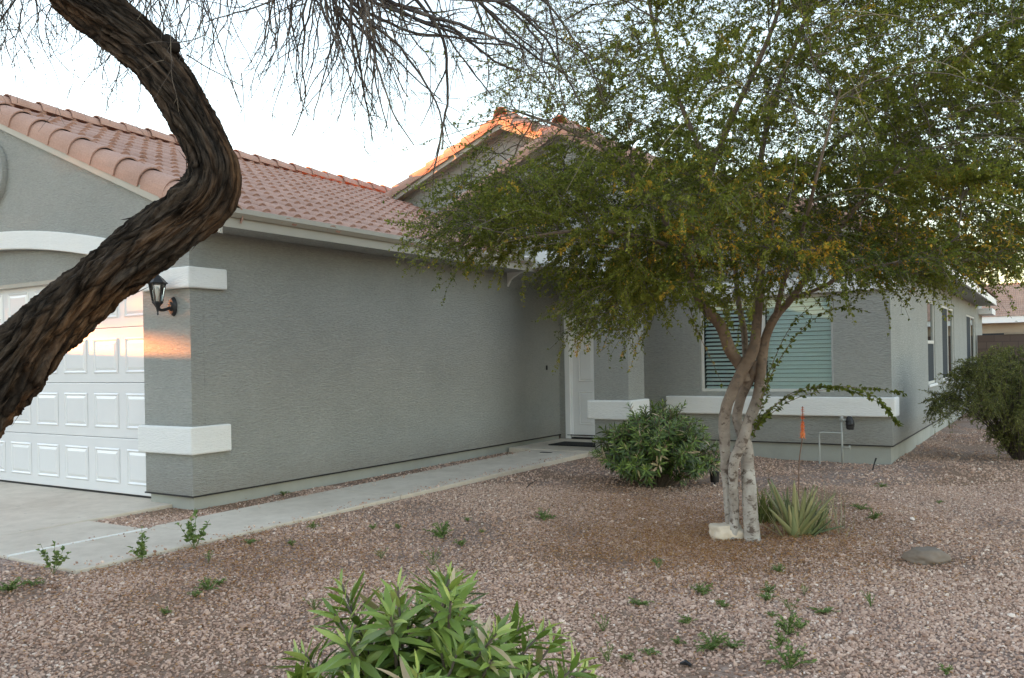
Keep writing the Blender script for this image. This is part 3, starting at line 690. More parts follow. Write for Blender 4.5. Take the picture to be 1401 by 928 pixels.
# ------------------------------------------------------------------ foliage helpers
def rhombs(P, D, Nn, L, Wd, fold=.25):
    """leaf = 4-vertex folded blade of two triangles + tip, vectorised. P base, D direction, Nn normal"""
    D = norm(D); S = norm(np.cross(D, Nn)); U = np.cross(S, D)
    L = np.asarray(L)[:, None]; Wd = np.asarray(Wd)[:, None]
    a = P; b = P + D*L*.45 + S*Wd*.5 + U*Wd*fold; c = P + D*L - U*L*.08; d = P + D*L*.45 - S*Wd*.5 + U*Wd*fold
    V = np.stack([a, b, c, d], 1).reshape(-1, 3)
    k = np.arange(len(P))[:, None]*4
    return V, np.hstack([np.concatenate([k, k+1, k+2], 1), np.concatenate([k, k+2, k+3], 1)]).reshape(-1, 3)
def lances(P, D, Nn, L, Wd, curl=.15, fold=.12, prof=(.02, .62, 1.0, .82, .42), ts=(0, .18, .42, .66, .86)):
    """lanceolate blade: rows of left, mid, right + tip"""
    D = norm(D); S = norm(np.cross(D, Nn)); U = np.cross(S, D); n = len(P)
    L = np.broadcast_to(np.asarray(L, float), (n,))[:, None]; Wd = np.broadcast_to(np.asarray(Wd, float), (n,))[:, None]; curl = np.broadcast_to(np.asarray(curl, float), (n,))[:, None]
    rows = []
    for t, w in zip(ts, prof):
        c = P + D*L*t - U*L*curl*t*t
        rows += [c + S*Wd*.5*w + U*Wd*fold*w, c, c - S*Wd*.5*w + U*Wd*fold*w]
    rows.append(P + D*L - U*L*curl)
    m = len(rows); V = np.stack(rows, 1).reshape(-1, 3); k = np.arange(n)[:, None]*m
    q = []
    for r in range(len(ts)-1):
        for s in (0, 1): q.append(np.concatenate([k+r*3+s, k+r*3+s+1, k+r*3+s+4, k+r*3+s+3], 1))
    e = (len(ts)-1)*3; t3 = [np.concatenate([k+e+s, k+e+s+1, k+m-1], 1) for s in (0, 1)]
    return V, np.vstack(q), np.vstack(t3), m
def prisms(A, B, ra, rb, seg=4):
    """tapered sticks from A to B (n,3)"""
    D = norm(B-A); ref = np.where(np.abs(D[:, 2:3]) < .9, np.array([[0, 0, 1.0]]), np.array([[1.0, 0, 0]]))
    S = norm(np.cross(D, ref)); U = np.cross(S, D); a = np.arange(seg)*2*math.pi/seg
    off = np.cos(a)[None, :, None]*S[:, None] + np.sin(a)[None, :, None]*U[:, None]
    V = np.concatenate([A[:, None]+off*np.asarray(ra)[:, None, None], B[:, None]+off*np.asarray(rb)[:, None, None]], 1).reshape(-1, 3)
    k = np.arange(len(A))[:, None, None]*2*seg; i = np.arange(seg)[None, :, None]; j = (i+1) % seg
    F = np.concatenate([k+i, k+j, k+seg+j, k+seg+i], 2).reshape(-1, 4)
    return V, F
def rand_unit(n): return norm(rng.normal(size=(n, 3)))
def trunk_mesh(name, P, R, mat, parent, seg=18, low=None, bump_=.06):
    V, F, (T, Nn, B) = tube_np(P, R, seg)
    a = np.tile(np.arange(seg)*2*math.pi/seg, len(P)); s = np.repeat(np.concatenate([[0], np.cumsum(np.linalg.norm(np.diff(P, axis=0), axis=1))]), seg)
    Rr = np.repeat(R, seg); off = random.uniform(0, 9)
    lump = np.array([mnoise.noise(Vector((math.cos(x)*.9+off, math.sin(x)*.9, y*5))) + .5*mnoise.noise(Vector((math.cos(x)*2+off, math.sin(x)*2, y*14))) for x, y in zip(a, s)])
    c = np.repeat(P, seg, axis=0); V = c + (V-c)*(1+bump_*2.2*lump)[:, None]
    # rings run round the stem: stretch along the circumference, tight along the length
    bark = np.stack([np.cos(a)*.035+off, np.sin(a)*.035, s*.85], 1)
    lowa = np.repeat(low if low is not None else np.ones(len(P)), seg)
    return mesh_np(name, V, [F], mat, parent, {'low': lowa}, True, {'bark': bark})

# ------------------------------------------------------------------ ornamental tree with the pale braided trunks
tb = GP(1018, 724, -.245); TX, TY = float(tb[0]), float(tb[1]); TZ = gzf(TX, TY)
OT = empty('ornamental_tree', (TX, TY, TZ), 'small leafed green tree with pale braided trunks in the gravel before the window', 'tree')
Z0 = 7.55
def px(pts):   # (u, v, depth offset, radius in px)
    return np.array([[*PZ(u, v, Z0+d), r*.83*(Z0+d)/FPX] for u, v, d, r in pts])
limbs = {}
def limb(name, pts, lowf=None, nm='trunk'):
    q = spline(px(pts), 7); P, R = q[:, :3], np.maximum(q[:, 3], .004)
    low = np.clip((1.15-P[:, 2])/.9, 0, 1) if lowf is None else np.full(len(P), lowf)
    trunk_mesh(nm, P, R, M['palebark'], OT, 20 if R.max() > .02 else 10, low); limbs[name] = (P, R); return P, R
limb('A', [(1029, 742, 0, 15), (1027, 712, 0, 12.5), (1025, 680, 0, 12), (1023, 640, .02, 11), (1021, 612, .06, 10), (1012, 585, .10, 8.5), (1008, 570, .10, 8), (1014, 544, .08, 8), (1026, 518, .05, 8), (1033, 495, .06, 8)])
limb('B', [(1003, 738, .05, 9), (1005, 705, .05, 7.5), (1003, 664, .0, 8), (1004, 634, -.06, 8.5), (1015, 605, -.10, 9), (1026, 574, -.08, 9), (1036, 545, -.02, 8.5), (1040, 517, .02, 8.5), (1045, 472, .03, 8), (1058, 438, 0, 7), (1084, 407, -.06, 5.5), (1108, 372, -.15, 5), (1138, 325, -.3, 4.5), (1190, 265, -.5, 3.8), (1270, 205, -.7, 3)])
limb('C', [(1000, 740, .16, 8), (997, 690, .14, 8), (993, 634, .08, 9), (991, 585, .0, 9.5), (993, 560, -.05, 9.5), (1001, 538, -.08, 9.5), (1014, 510, -.06, 9.5), (1029, 482, -.02, 9.5), (1034, 457, .02, 8.5), (1037, 413, .1, 7.5), (1041, 370, .2, 7), (1052, 310, .35, 6), (1040, 230, .5, 5), (1062, 130, .6, 4.5), (1100, 30, .7, 3.5), (1130, -60, .8, 2.5)])
limb('L', [(1020, 522, .02, 9), (1012, 500, .02, 9.5), (998, 477, .0, 9.5), (985, 445, -.04, 9), (962, 418, -.1, 8.5), (948, 388, -.14, 8), (943, 350, -.16, 7.5), (948, 300, -.12, 6.5), (972, 235, 0, 5.5), (1002, 160, .1, 5), (1040, 80, .2, 4), (1075, -10, .3, 3)])
limb('D', [(1020, 492, .14, 5), (1018, 455, .25, 5), (1010, 410, .45, 4.5), (1003, 350, .7, 4), (980, 280, .9, 3.5)], .2, 'limb')
limb('E', [(943, 352, -.16, 5), (915, 310, -.3, 4.5), (880, 255, -.4, 4), (830, 205, -.4, 3.5), (770, 175, -.3, 2.5), (700, 150, -.2, 1.5)], .1, 'limb')
limb('F', [(950, 380, -.2, 4.5), (925, 345, -.45, 4), (880, 325, -.75, 3.5), (800, 315, -1.0, 3), (720, 325, -1.1, 2)], .1, 'limb')
limb('G', [(972, 235, 0, 4), (930, 140, .1, 3.5), (900, 60, .2, 3), (880, -40, .3, 2)], .1, 'limb')
limb('H', [(1052, 310, .35, 4.5), (1110, 230, .6, 4), (1190, 160, .9, 3.5), (1290, 100, 1.1, 2.5), (1370, 60, 1.2, 1.5)], .1, 'limb')
limb('I', [(1060, 436, 0, 4.5), (1075, 375, -.4, 4), (1100, 310, -.9, 3.5), (1120, 230, -1.3, 2.5), (1150, 120, -1.5, 1.5)], .1, 'limb')
limb('J', [(1087, 407, -.06, 3.5), (1120, 395, -.5, 3), (1170, 370, -.9, 2.5), (1230, 358, -1.1, 1.5)], .1, 'limb')

# crown volume: blobs (u, v, ru, rv, depth, rdepth, weight, leafiness)
blobs = [(960, 285, 260, 120, 0, 1.9, 1.0, 1.0), (1030, 120, 300, 150, .2, 1.8, 1.0, .58), (715, 282, 125, 66, -.3, 1.1, .42, 1.15), (635, 318, 80, 40, -.4, .6, .17, 1.15),
         (848, 405, 82, 56, -.3, .9, .32, 1.3), (1270, 240, 190, 150, .2, 1.7, .95, 1.15), (1210, 352, 190, 36, -.6, 1.2, .28, 1.15), (1370, 335, 60, 42, -.3, .9, .10, 1.2),
         (790, 110, 130, 110, -.1, 1.2, .46, .10), (1000, -110, 380, 110, .2, 1.9, .5, .8), (1200, -60, 260, 120, 0, 1.8, .4, .9), (1400, 120, 140, 170, .4, 1.5, .5, 1.15), (950, 380, 70, 40, -.5, .9, .08, 1)]
tw = np.array([b[6] for b in blobs]); NA = 5900
pick = rng.choice(len(blobs), NA, p=tw/tw.sum()); A = []; LF = []
for bi in pick:
    u0, v0, ru, rv, d0, rd, _, lf = blobs[bi]
    q = norm(rng.normal(size=3))*rng.random()**.38
    A.append(PZ(u0+q[0]*ru, v0+q[1]*rv, Z0+d0+q[2]*rd)); LF.append(lf)
A = np.array(A); LF = np.array(LF)
pos = []; par = []; fixed = []
for nme in ('L', 'C', 'B', 'D', 'E', 'F', 'G', 'H', 'I', 'J'):
    P, R = limbs[nme]; keep = P[:, 2] > 2.0
    P = P[keep]; R = R[keep]
    for k in range(0, len(P), 2): pos.append(P[k]); par.append(-1 if k == 0 else len(pos)-2); fixed.append(True)
pos = list(pos); D_ = .085; dk = .14; di = 1.1
alive = np.ones(NA, bool); best = np.full(NA, 1e9); bi_ = np.zeros(NA, int)
def upd(start):
    for s in range(start, len(pos), 400):
        blk = np.array(pos[s:s+400]); d = np.linalg.norm(A[:, None]-blk[None], axis=2); m = d.argmin(1); dm = d[np.arange(NA), m]
        b = dm < best; best[b] = dm[b]; bi_[b] = m[b]+s
upd(0)
for it in range(70):
    act = alive & (best < di)
    if not act.any(): break
    pa_ = np.array(pos); dirs = np.zeros_like(pa_); np.add.at(dirs, bi_[act], norm(A[act]-pa_[bi_[act]]))
    idx = np.unique(bi_[act]); st = len(pos)
    for k in idx:
        d = dirs[k]
        pk = par[k]
        if pk >= 0: d = d/(np.linalg.norm(d)+1e-9) + .55*norm(pa_[k]-pa_[pk])
        d = norm(d) + rng.normal(0, .16, 3); pos.append(pa_[k]+norm(d)*D_); par.append(int(k)); fixed.append(False)
    upd(st); alive &= best > dk
    if len(pos) > 16000: break
pos = np.array(pos); par = np.array(par); fixed = np.array(fixed); n = len(pos)
w_ = np.zeros(n); ch = np.zeros(n, int)
for k in range(n-1, -1, -1):
    if ch[k] == 0: w_[k] = 1
    if par[k] >= 0: ch[par[k]] += 1; w_[par[k]] += w_[k]
rad = np.minimum(.0021*w_**.40, .03)
e = np.where((par >= 0) & ~fixed)[0]
jit = rng.normal(0, .008, pos.shape); jit[fixed] = 0; pos = pos+jit
V1, F1 = prisms(pos[par[e]], pos[e], np.minimum(rad[par[e]], rad[e]*1.25), rad[e], 5)
tint1 = np.repeat(np.clip(.75-rad[e]*22+rng.normal(0, .1, len(e)), 0, 1), 10)
# twigs on thin nodes
thin = np.where(~fixed & (rad < .0055) & (par >= 0))[0]
lf_at = np.ones(n)
from mathutils import kdtree
kd = kdtree.KDTree(NA)
for k in range(NA): kd.insert(A[k], k)
kd.balance()
for k in thin: lf_at[k] = LF[kd.find(pos[k])[1]]
src = np.concatenate([thin, thin, thin[rng.random(len(thin)) < .6]])
m = len(src); K = 9
d0 = norm(pos[src]-pos[par[src]]); out = norm(pos[src]-np.array([TX, TY, 2.2])); d0 = norm(d0*.7+rand_unit(m)*[.6, .6, .42]+out*[.5, .5, .25]+np.array([0, 0, -.04]))
Lt = rng.uniform(.16, .42, m); long_ = rng.random(m) < .10; Lt[long_] *= 1.6
pts = [pos[src]]; d = d0.copy(); bend = rand_unit(m)*.10
for k in range(K):
    d = norm(d + bend + np.array([0, 0, -.06])*(Lt/.3)[:, None]); pts.append(pts[-1]+d*(Lt/K)[:, None])
T = np.stack(pts, 1)
Va, Fa = prisms(T[:, :-2:2].reshape(-1, 3), T[:, 2::2].reshape(-1, 3)[:len(T[:, :-2:2].reshape(-1, 3))], np.full(m*4, .0018), np.full(m*4, .0014), 3)
tint2 = np.repeat(np.clip(rng.normal(.6, .2, m*4), 0, 1), 6)
# long arching shoots that reach out of the crown
cand = np.where((rad > .004) & (rad < .022) & (pos[:, 2] > 2.1))[0]; ns_ = 420; s_ = cand[rng.integers(len(cand), size=ns_)]; K2 = 14
o_ = norm((pos[s_]-np.array([TX, TY, 0]))*[1, 1, 0]); d = norm(o_*1.0+rand_unit(ns_)*.55+np.array([0, 0, .28])); Ls = rng.uniform(.55, 1.7, ns_); pl_ = [pos[s_]]; bend = rand_unit(ns_)*.05
for k in range(K2):
    d = norm(d+bend+rng.normal(0, .05, (ns_, 3))+np.array([0, 0, -.062])*(Ls/1.0)[:, None]); pl_.append(pl_[-1]+d*(Ls/K2)[:, None])
T2 = np.stack(pl_, 1); T2 = T2[T2[:, -1, 2] > 2.05]; ns_ = len(T2); wv = np.linspace(.0050, .0016, K2+1)
Vb, Fb = prisms(T2[:, :-1].reshape(-1, 3), T2[:, 1:].reshape(-1, 3), np.tile(wv[:-1], ns_), np.tile(wv[1:], ns_), 4)
mesh_np('shoots', Vb, [Fb], M['twig'], OT, {'tint': np.repeat(np.repeat(np.clip(rng.normal(.84, .12, ns_), 0, 1), K2), 8)}, True)
mesh_np('branches', np.vstack([V1, Va]), [F1, Fa+len(V1)], M['twig'], OT, {'tint': np.concatenate([tint1, tint2])}, True)
def leaves_on(T, per, leafi, Lr=(.02, .034), flat=.5):
    m, K1, _ = T.shape; K = K1-1
    t = rng.uniform(.12, 1.0, (m, per))*K; keep = rng.random((m, per)) < np.clip(leafi, 0, 1.3)[:, None]/1.3
    i = np.minimum(t.astype(int), K-1); f = (t-i)[..., None]; r = np.arange(m)[:, None]
    P = T[r, i]*(1-f)+T[r, i+1]*f; D = norm(T[r, i+1]-T[r, i])
    own = np.repeat(np.arange(m), per).reshape(m, per)[keep]
    P, D = P[keep], D[keep]; q = len(P)
    side = norm(np.cross(D, rand_unit(q))); D2 = norm(D*.55+side+np.array([0, 0, -.15])); Nn = norm(rand_unit(q)+np.array([0, 0, flat*2]))
    L = rng.uniform(*Lr, q)
    V, F = rhombs(P, D2, Nn, L, L*rng.uniform(.5, .68, q)); return V, F, P, own
clump = np.array([mnoise.noise(Vector((p[0]*1.15, p[1]*1.15, p[2]*2.9)))+.55*mnoise.noise(Vector((p[0]*2.6, p[1]*2.6, p[2]*5.5+3))) for p in T[:, 4]])
dens = (.09+.22*(T[:, 4, 2] < 2.9))+1.3*sstep(-.14, .24, clump)
V, F, P, own = leaves_on(T, 58, lf_at[src]*dens, (.019, .034))
# tint: lighter clumps as painted sunlight, yellowing patches low on the crown and scattered
cl = np.array([mnoise.noise(Vector(p*1.5)) for p in T[:, 4]])[own]; cl2 = np.array([mnoise.noise(Vector(p*3.2+7)) for p in T[:, 4]])[own]
tw_y = (rng.random(m) < .02)[own]
lowy = np.clip((2.75-P[:, 2])/.7, 0, 1)*np.clip((P[:, 2]-1.85)/.3, 0, 1)*np.clip((P @ RT-.6)/.5, 0, 1)*np.clip((7.6-P @ FW)/.5, 0, 1)
ti = .42+.22*cl+.5*(clump[own]-.1)*.6+.13*rng.normal(size=len(P))
ti = np.where(rng.random(len(P)) < lowy*np.clip(.08+1.9*cl2, 0, .85), .88+.12*rng.random(len(P)), np.minimum(ti, .84)); ti = np.where(tw_y & (rng.random(len(P)) < .7), .9, ti)
mesh_np('foliage', V, [F], M['leaf'], OT, {'tint': np.repeat(np.clip(ti, 0, 1), 4)})
print('tree nodes', n, 'twigs', m, 'leaves', len(P))
V, F, P, own = leaves_on(T2, 46, rng.uniform(.15, .9, ns_), (.024, .042))
mesh_np('shoot_foliage', V, [F], M['leaf'], OT, {'tint': np.repeat(np.clip(rng.normal(.5, .2, len(P)), 0, .9), 4)})
# arching basal sprays
def spray(pts, nl, Lr=(.036, .054), r=.0022, nm='shoot'):
    q = spline(np.array([PZ(u, v, Z0+d) for u, v, d in pts]), 8)
    sh = MB().tube(q, np.linspace(r*1.6, r*.6, len(q)), 5).build(nm, M['palebark'], OT)
    idx = np.sort(rng.random(nl))*(len(q)-1.01); i = idx.astype(int); f = (idx-i)[:, None]
    P = q[i]*(1-f)+q[i+1]*f; D = norm(q[i+1]-q[i]); sd = norm(np.cross(D, [0, 0, 1.0]))*np.where(np.arange(nl) % 2, 1, -1)[:, None]
    D2 = norm(D*.6+sd*.7+rng.normal(0, .45, (nl, 3))+np.array([0, 0, -.25])); L = rng.uniform(*Lr, nl)
    V, F = rhombs(P, D2, norm(rand_unit(nl)+np.array([0, 0, 1.0])), L, L*.62)
    mesh_np('shoot_leaves', V, [F], M['leaf'], sh, {'tint': np.repeat(np.clip(rng.normal(.24, .13, nl), 0, .8), 4)})
for dd in (0, .05):
    spray([(1032, 590, -.05), (1048, 566, -.2-dd), (1085, 540-dd*60, -.35), (1130, 530-dd*40, -.45), (1170, 531+dd*120, -.5), (1205, 550+dd*60, -.5), (1232, 583, -.5)], 150)
spray([(1034, 585, -.05), (1075, 552, -.1), (1130, 533, -.1), (1180, 530, -.1), (1215, 534, -.1), (1236, 538, -.1)], 110)
spray([(1040, 560, -.1), (1048, 530, -.2), (1062, 500, -.3), (1085, 465, -.35), (1115, 436, -.4), (1150, 420, -.45), (1192, 428, -.5)], 95)
spray([(1040, 550, -.1), (1056, 500, -.15), (1080, 450, -.2), (1110, 420, -.25), (1150, 402, -.3), (1185, 395, -.3)], 90)
spray([(1030, 600, -.1), (1042, 560, -.15), (1052, 535, -.2)], 26)
spray([(943, 420, -.3), (955, 455, -.4), (972, 490, -.4), (990, 530, -.4)], 20)
# ------------------------------------------------------------------ leaning mesquite in the left foreground
ZM = 4.0
mb_ = PZ(-175, 965, ZM); MX, MY = float(mb_[0]), float(mb_[1])
MT = empty('mesquite_tree', (MX, MY, gzf(MX, MY)), 'big dark mesquite with a crooked shaggy trunk and hanging bare twigs at the left', 'tree')
cl_ = [(-178, 1010, 0, 95), (-172, 940, 0, 80), (-155, 820, 0, 70), (-118, 700, 0, 66), (-80, 610, 0, 60), (-32, 541, 0, 54), (15, 496, 0, 45.5), (56, 459, 0, 38.5), (100, 420, 0, 36.5), (150, 375, 0, 38), (200, 338, 0, 36.5), (248, 302, 0, 36), (283, 270, 0, 37), (292, 238, 0, 34.5), (283, 203, .0, 31), (262, 160, 0, 30), (238, 120, 0, 31), (205, 78, 0, 33), (165, 40, -.02, 34), (120, 0, -.05, 37), (80, -45, -.1, 37), (40, -110, -.15, 34), (20, -200, -.2, 30), (30, -300, -.2, 24)]
q = spline(np.array([[*PZ(u, v, ZM+d), r*(ZM+d)/FPX] for u, v, d, r in cl_]), 22); P, R = q[:, :3], q[:, 3]
SEG = 230
V, F, (T, Nn, B) = tube_np(P, R, SEG)
s = np.repeat(np.concatenate([[0], np.cumsum(np.linalg.norm(np.diff(P, axis=0), axis=1))]), SEG); a = np.tile(np.arange(SEG)*2*math.pi/SEG, len(P))
tw = a + .9*s + .25*np.sin(s*3.1); ca, sa = np.cos(tw), np.sin(tw)
def fld(fr, fs, off): return np.array([mnoise.noise(Vector((x*fr+off, y*fr, z*fs))) for x, y, z in zip(ca, sa, s)])
n1 = fld(1.2, 3.0, 3); n2 = 1-np.abs(fld(3.8, 3.6, 11))*2.2; n3 = 1-np.abs(fld(9, 8, 5))*2.2; n4 = fld(19, 34, 1)
disp = .034*n1 + .024*n2 + .015*n3 + .007*n4 - .024
cR = np.repeat(P, SEG, axis=0); dirv = norm(V-cR); Vd = cR + dirv*(np.repeat(R, SEG)+disp*np.clip(np.repeat(R, SEG)/.12, .5, 1.3))[:, None]
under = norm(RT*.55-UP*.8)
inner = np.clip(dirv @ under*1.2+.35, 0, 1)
bark = np.stack([ca*.16, sa*.16, s*.23], 1)
trunk = mesh_np('trunk', Vd, [F], M['bark'], MT, {'inner': inner}, True, {'bark': bark})
# peeling strips of bark
nf = 300; ii = rng.integers(10, len(P)-30, nf); kk = rng.integers(0, SEG, nf); vi = ii*SEG+kk
base = Vd[vi]-dirv[vi]*.004; Tn = T[ii]*np.where(rng.random(nf) < .6, 1, -1)[:, None]; D = norm(Tn+dirv[vi]*rng.uniform(.0, .10, nf)[:, None]+rng.normal(0, .10, (nf, 3)))
L = rng.uniform(.03, .11, nf)
Vs, Q, T3, mm = lances(base, D, dirv[vi], L, rng.uniform(.006, .020, nf), curl=-rng.uniform(-.1, .25, nf), fold=.3, prof=(.9, 1, .9, .7, .4))
co_ = np.repeat(bark[vi], mm, axis=0)+rng.normal(0, .004, (nf*mm, 3))
mesh_np('bark_strip', Vs, [Q, T3], M['bark'], trunk, {'inner': np.repeat(inner[vi], mm)}, False, {'bark': co_})['kind'] = 'stuff'
# stubs
for (u, v, du, dv, r0, L) in ((238, 66, 10, 10, 8, .05), (14, 446, -10, -10, 20, .05)):
    p0 = PZ(u-du, v-dv, ZM-.02); p1 = PZ(u+du*.5, v+dv*.5, ZM-.06); MB().tube(spline([p0, (p0+p1)/2+np.array([.006, 0, .008]), p1], 6), np.array([1.2, 1.15, 1.1, 1.0, .95, .9, .92, .98, 1.0, .95, .8, .62, .3])*r0*ZM/FPX, 16).build('branch_stub', M['bark'], trunk, sm=True)
# hanging branches
SA, SB, RA, RB, TIPS = [], [], [], [], []
def grow(p, d, L, r, depth, droop=.05, wig=.10, spawn=.20, step=.045, leafy=0.0):
    p = np.array(p, float); d = norm(np.array(d, float)); n_ = max(3, int(L/step)); sd = 1
    for k in range(n_):
        f = k/n_; sd = -sd
        sidev = norm(np.cross(d, [RT, FW, UP][rng.integers(3)])); d = norm(d+sidev*sd*wig*rng.random()+rng.normal(0, wig*.6, 3)+np.array([0, 0, -droop]))
        r1 = r*(1-.62*f); r2 = r*(1-.62*(f+1/n_)); q_ = p+d*step; SA.append(p); SB.append(q_); RA.append(r1); RB.append(r2); p = q_
        if depth > 0 and rng.random() < spawn*(1 if f > .12 else .3):
            cd = norm(d*rng.uniform(.5, 1.0)+norm(np.cross(d, rng.normal(size=3)))*rng.uniform(.5, .9)+np.array([0, 0, -droop*2]))
            grow(p, cd, max(.12, L*(1-f)*rng.uniform(.3, .75)), max(r2*rng.uniform(.45, .7), .0016), depth-1, droop, wig*1.1, spawn*1.0, step, leafy)
        if leafy and r2 < .004 and rng.random() < leafy: TIPS.append((p, d))
def strand(u0, v0, u1, v1, Z, r, depth, L=None, **k):
    p0, p1 = PZ(u0, v0, Z), PZ(u1, v1, Z+rng.uniform(-.25, .25)); grow(p0, p1-p0, np.linalg.norm(p1-p0)*1.03 if L is None else L, r, depth, **k)
# carrying limbs above the frame
for pts in ([(60, -80, 4, 30), (170, -210, 3.9, 24), (330, -190, 3.9, 19), (460, -110, 3.95, 14), (560, -60, 4.1, 10)], [(30, -250, 3.8, 24), (-80, -300, 3.9, 16), (-160, -260, 4.2, 10)], [(25, -260, 3.8, 22), (160, -330, 4.6, 15), (330, -260, 5.0, 9)]):
    qq = spline(np.array([[*PZ(u, v, Z), r*Z/FPX] for u, v, Z, r in pts]), 6)
    for k in range(len(qq)-1): SA.append(qq[k, :3]); SB.append(qq[k+1, :3]); RA.append(qq[k, 3]); RB.append(qq[k+1, 3])
# dense dark bundle
for k in range(46):
    u = rng.uniform(385, 500); strand(u, -90, u*.6+.4*455+rng.normal(28, 24), rng.uniform(90, 190), rng.uniform(3.6, 4.5), rng.uniform(.0036, .0075), 2, droop=.05, spawn=.22, wig=.23)
# fan to the right
for (u0, v0, u1, v1, r) in ((470, -40, 735, 72, .012), (455, -30, 650, 118, .011), (480, 10, 610, 150, .008), (500, -40, 760, 30, .011), (560, -30, 800, 10, .010), (600, -50, 840, 60, .009), (470, 0, 560, 160, .007), (640, -40, 720, 120, .006), (520, -60, 690, 100, .009), (700, -50, 860, 90, .008), (740, -60, 900, 40, .008)):
    
    for rep in range(2): strand(u0+rep*rng.normal(0, 25), v0, u1+rep*rng.normal(0, 40), v1+rep*rng.normal(0, 35), rng.uniform(3.7, 4.6), r*1.0, 3, L=1.2*math.hypot(u1-u0, v1-v0)*4.1/FPX, droop=.010, spawn=.24, wig=.17, leafy=.08)
# light twigs left of and right of the trunk
for k in range(85):
    u = rng.uniform(-60, 225); strand(u, -60, u+rng.normal(-6, 28), rng.uniform(50, 150), rng.uniform(3.9, 5.2), rng.uniform(.0024, .0044), 2, droop=.05, spawn=.24, wig=.21)
for k in range(44):
    u = rng.uniform(165, 420); strand(u, -70, u+rng.normal(10, 30), rng.uniform(40, 180), rng.uniform(3.8, 5.0), rng.uniform(.0026, .005), 2, droop=.05, spawn=.21, wig=.20)
strand(-30, 60, 70, -20, 4.4, .007, 2, droop=0, spawn=.2); strand(255, 75, 330, 120, 4.0, .0035, 1, droop=.02); strand(330, 100, 352, 205, 4.0, .0026, 1, droop=.05, spawn=.08)
for k in range(22):
    u = rng.uniform(500, 760); strand(u, -50, u+rng.normal(0, 40), rng.uniform(60, 195), rng.uniform(3.8, 4.8), rng.uniform(.0022, .0042), 2, droop=.04, spawn=.2, leafy=.14)
SA, SB, RA, RB = map(np.array, (SA, SB, RA, RB))
V, F = prisms(SA, SB, RA, RB, 5)
mesh_np('branches', V, [F], M['twig'], MT, {'tint': np.repeat(np.clip(.64-RA*30+rng.normal(0, .13, len(RA)), 0, 1), 10)}, True)
# sparse feathery leaves
TP = np.array([t[0] for t in TIPS]); TD = np.array([t[1] for t in TIPS]); nT = len(TP)
Lf = rng.uniform(.05, .11, nT); ax_ = norm(TD+rand_unit(nT)*.9+np.array([0, 0, -.5])); sid = norm(np.cross(ax_, rand_unit(nT)))
PP, DD = [], []
for k in range(16):
    t = (k//2+1)/8.5; PP.append(TP+ax_*(Lf*t)[:, None]); DD.append(norm(ax_*.5+sid*(1 if k % 2 else -1)))
PP = np.vstack(PP); DD = np.vstack(DD)
V, F = rhombs(PP, DD, rand_unit(len(PP)), rng.uniform(.012, .02, len(PP)), np.full(len(PP), .0035))
mesh_np('leaflets', V, [F], M['fern'], MT, {'tint': np.repeat(np.clip(rng.normal(.65, .25, len(PP)), 0, 1), 4)})
print('mesquite segs', len(SA), 'leaflets', len(PP))
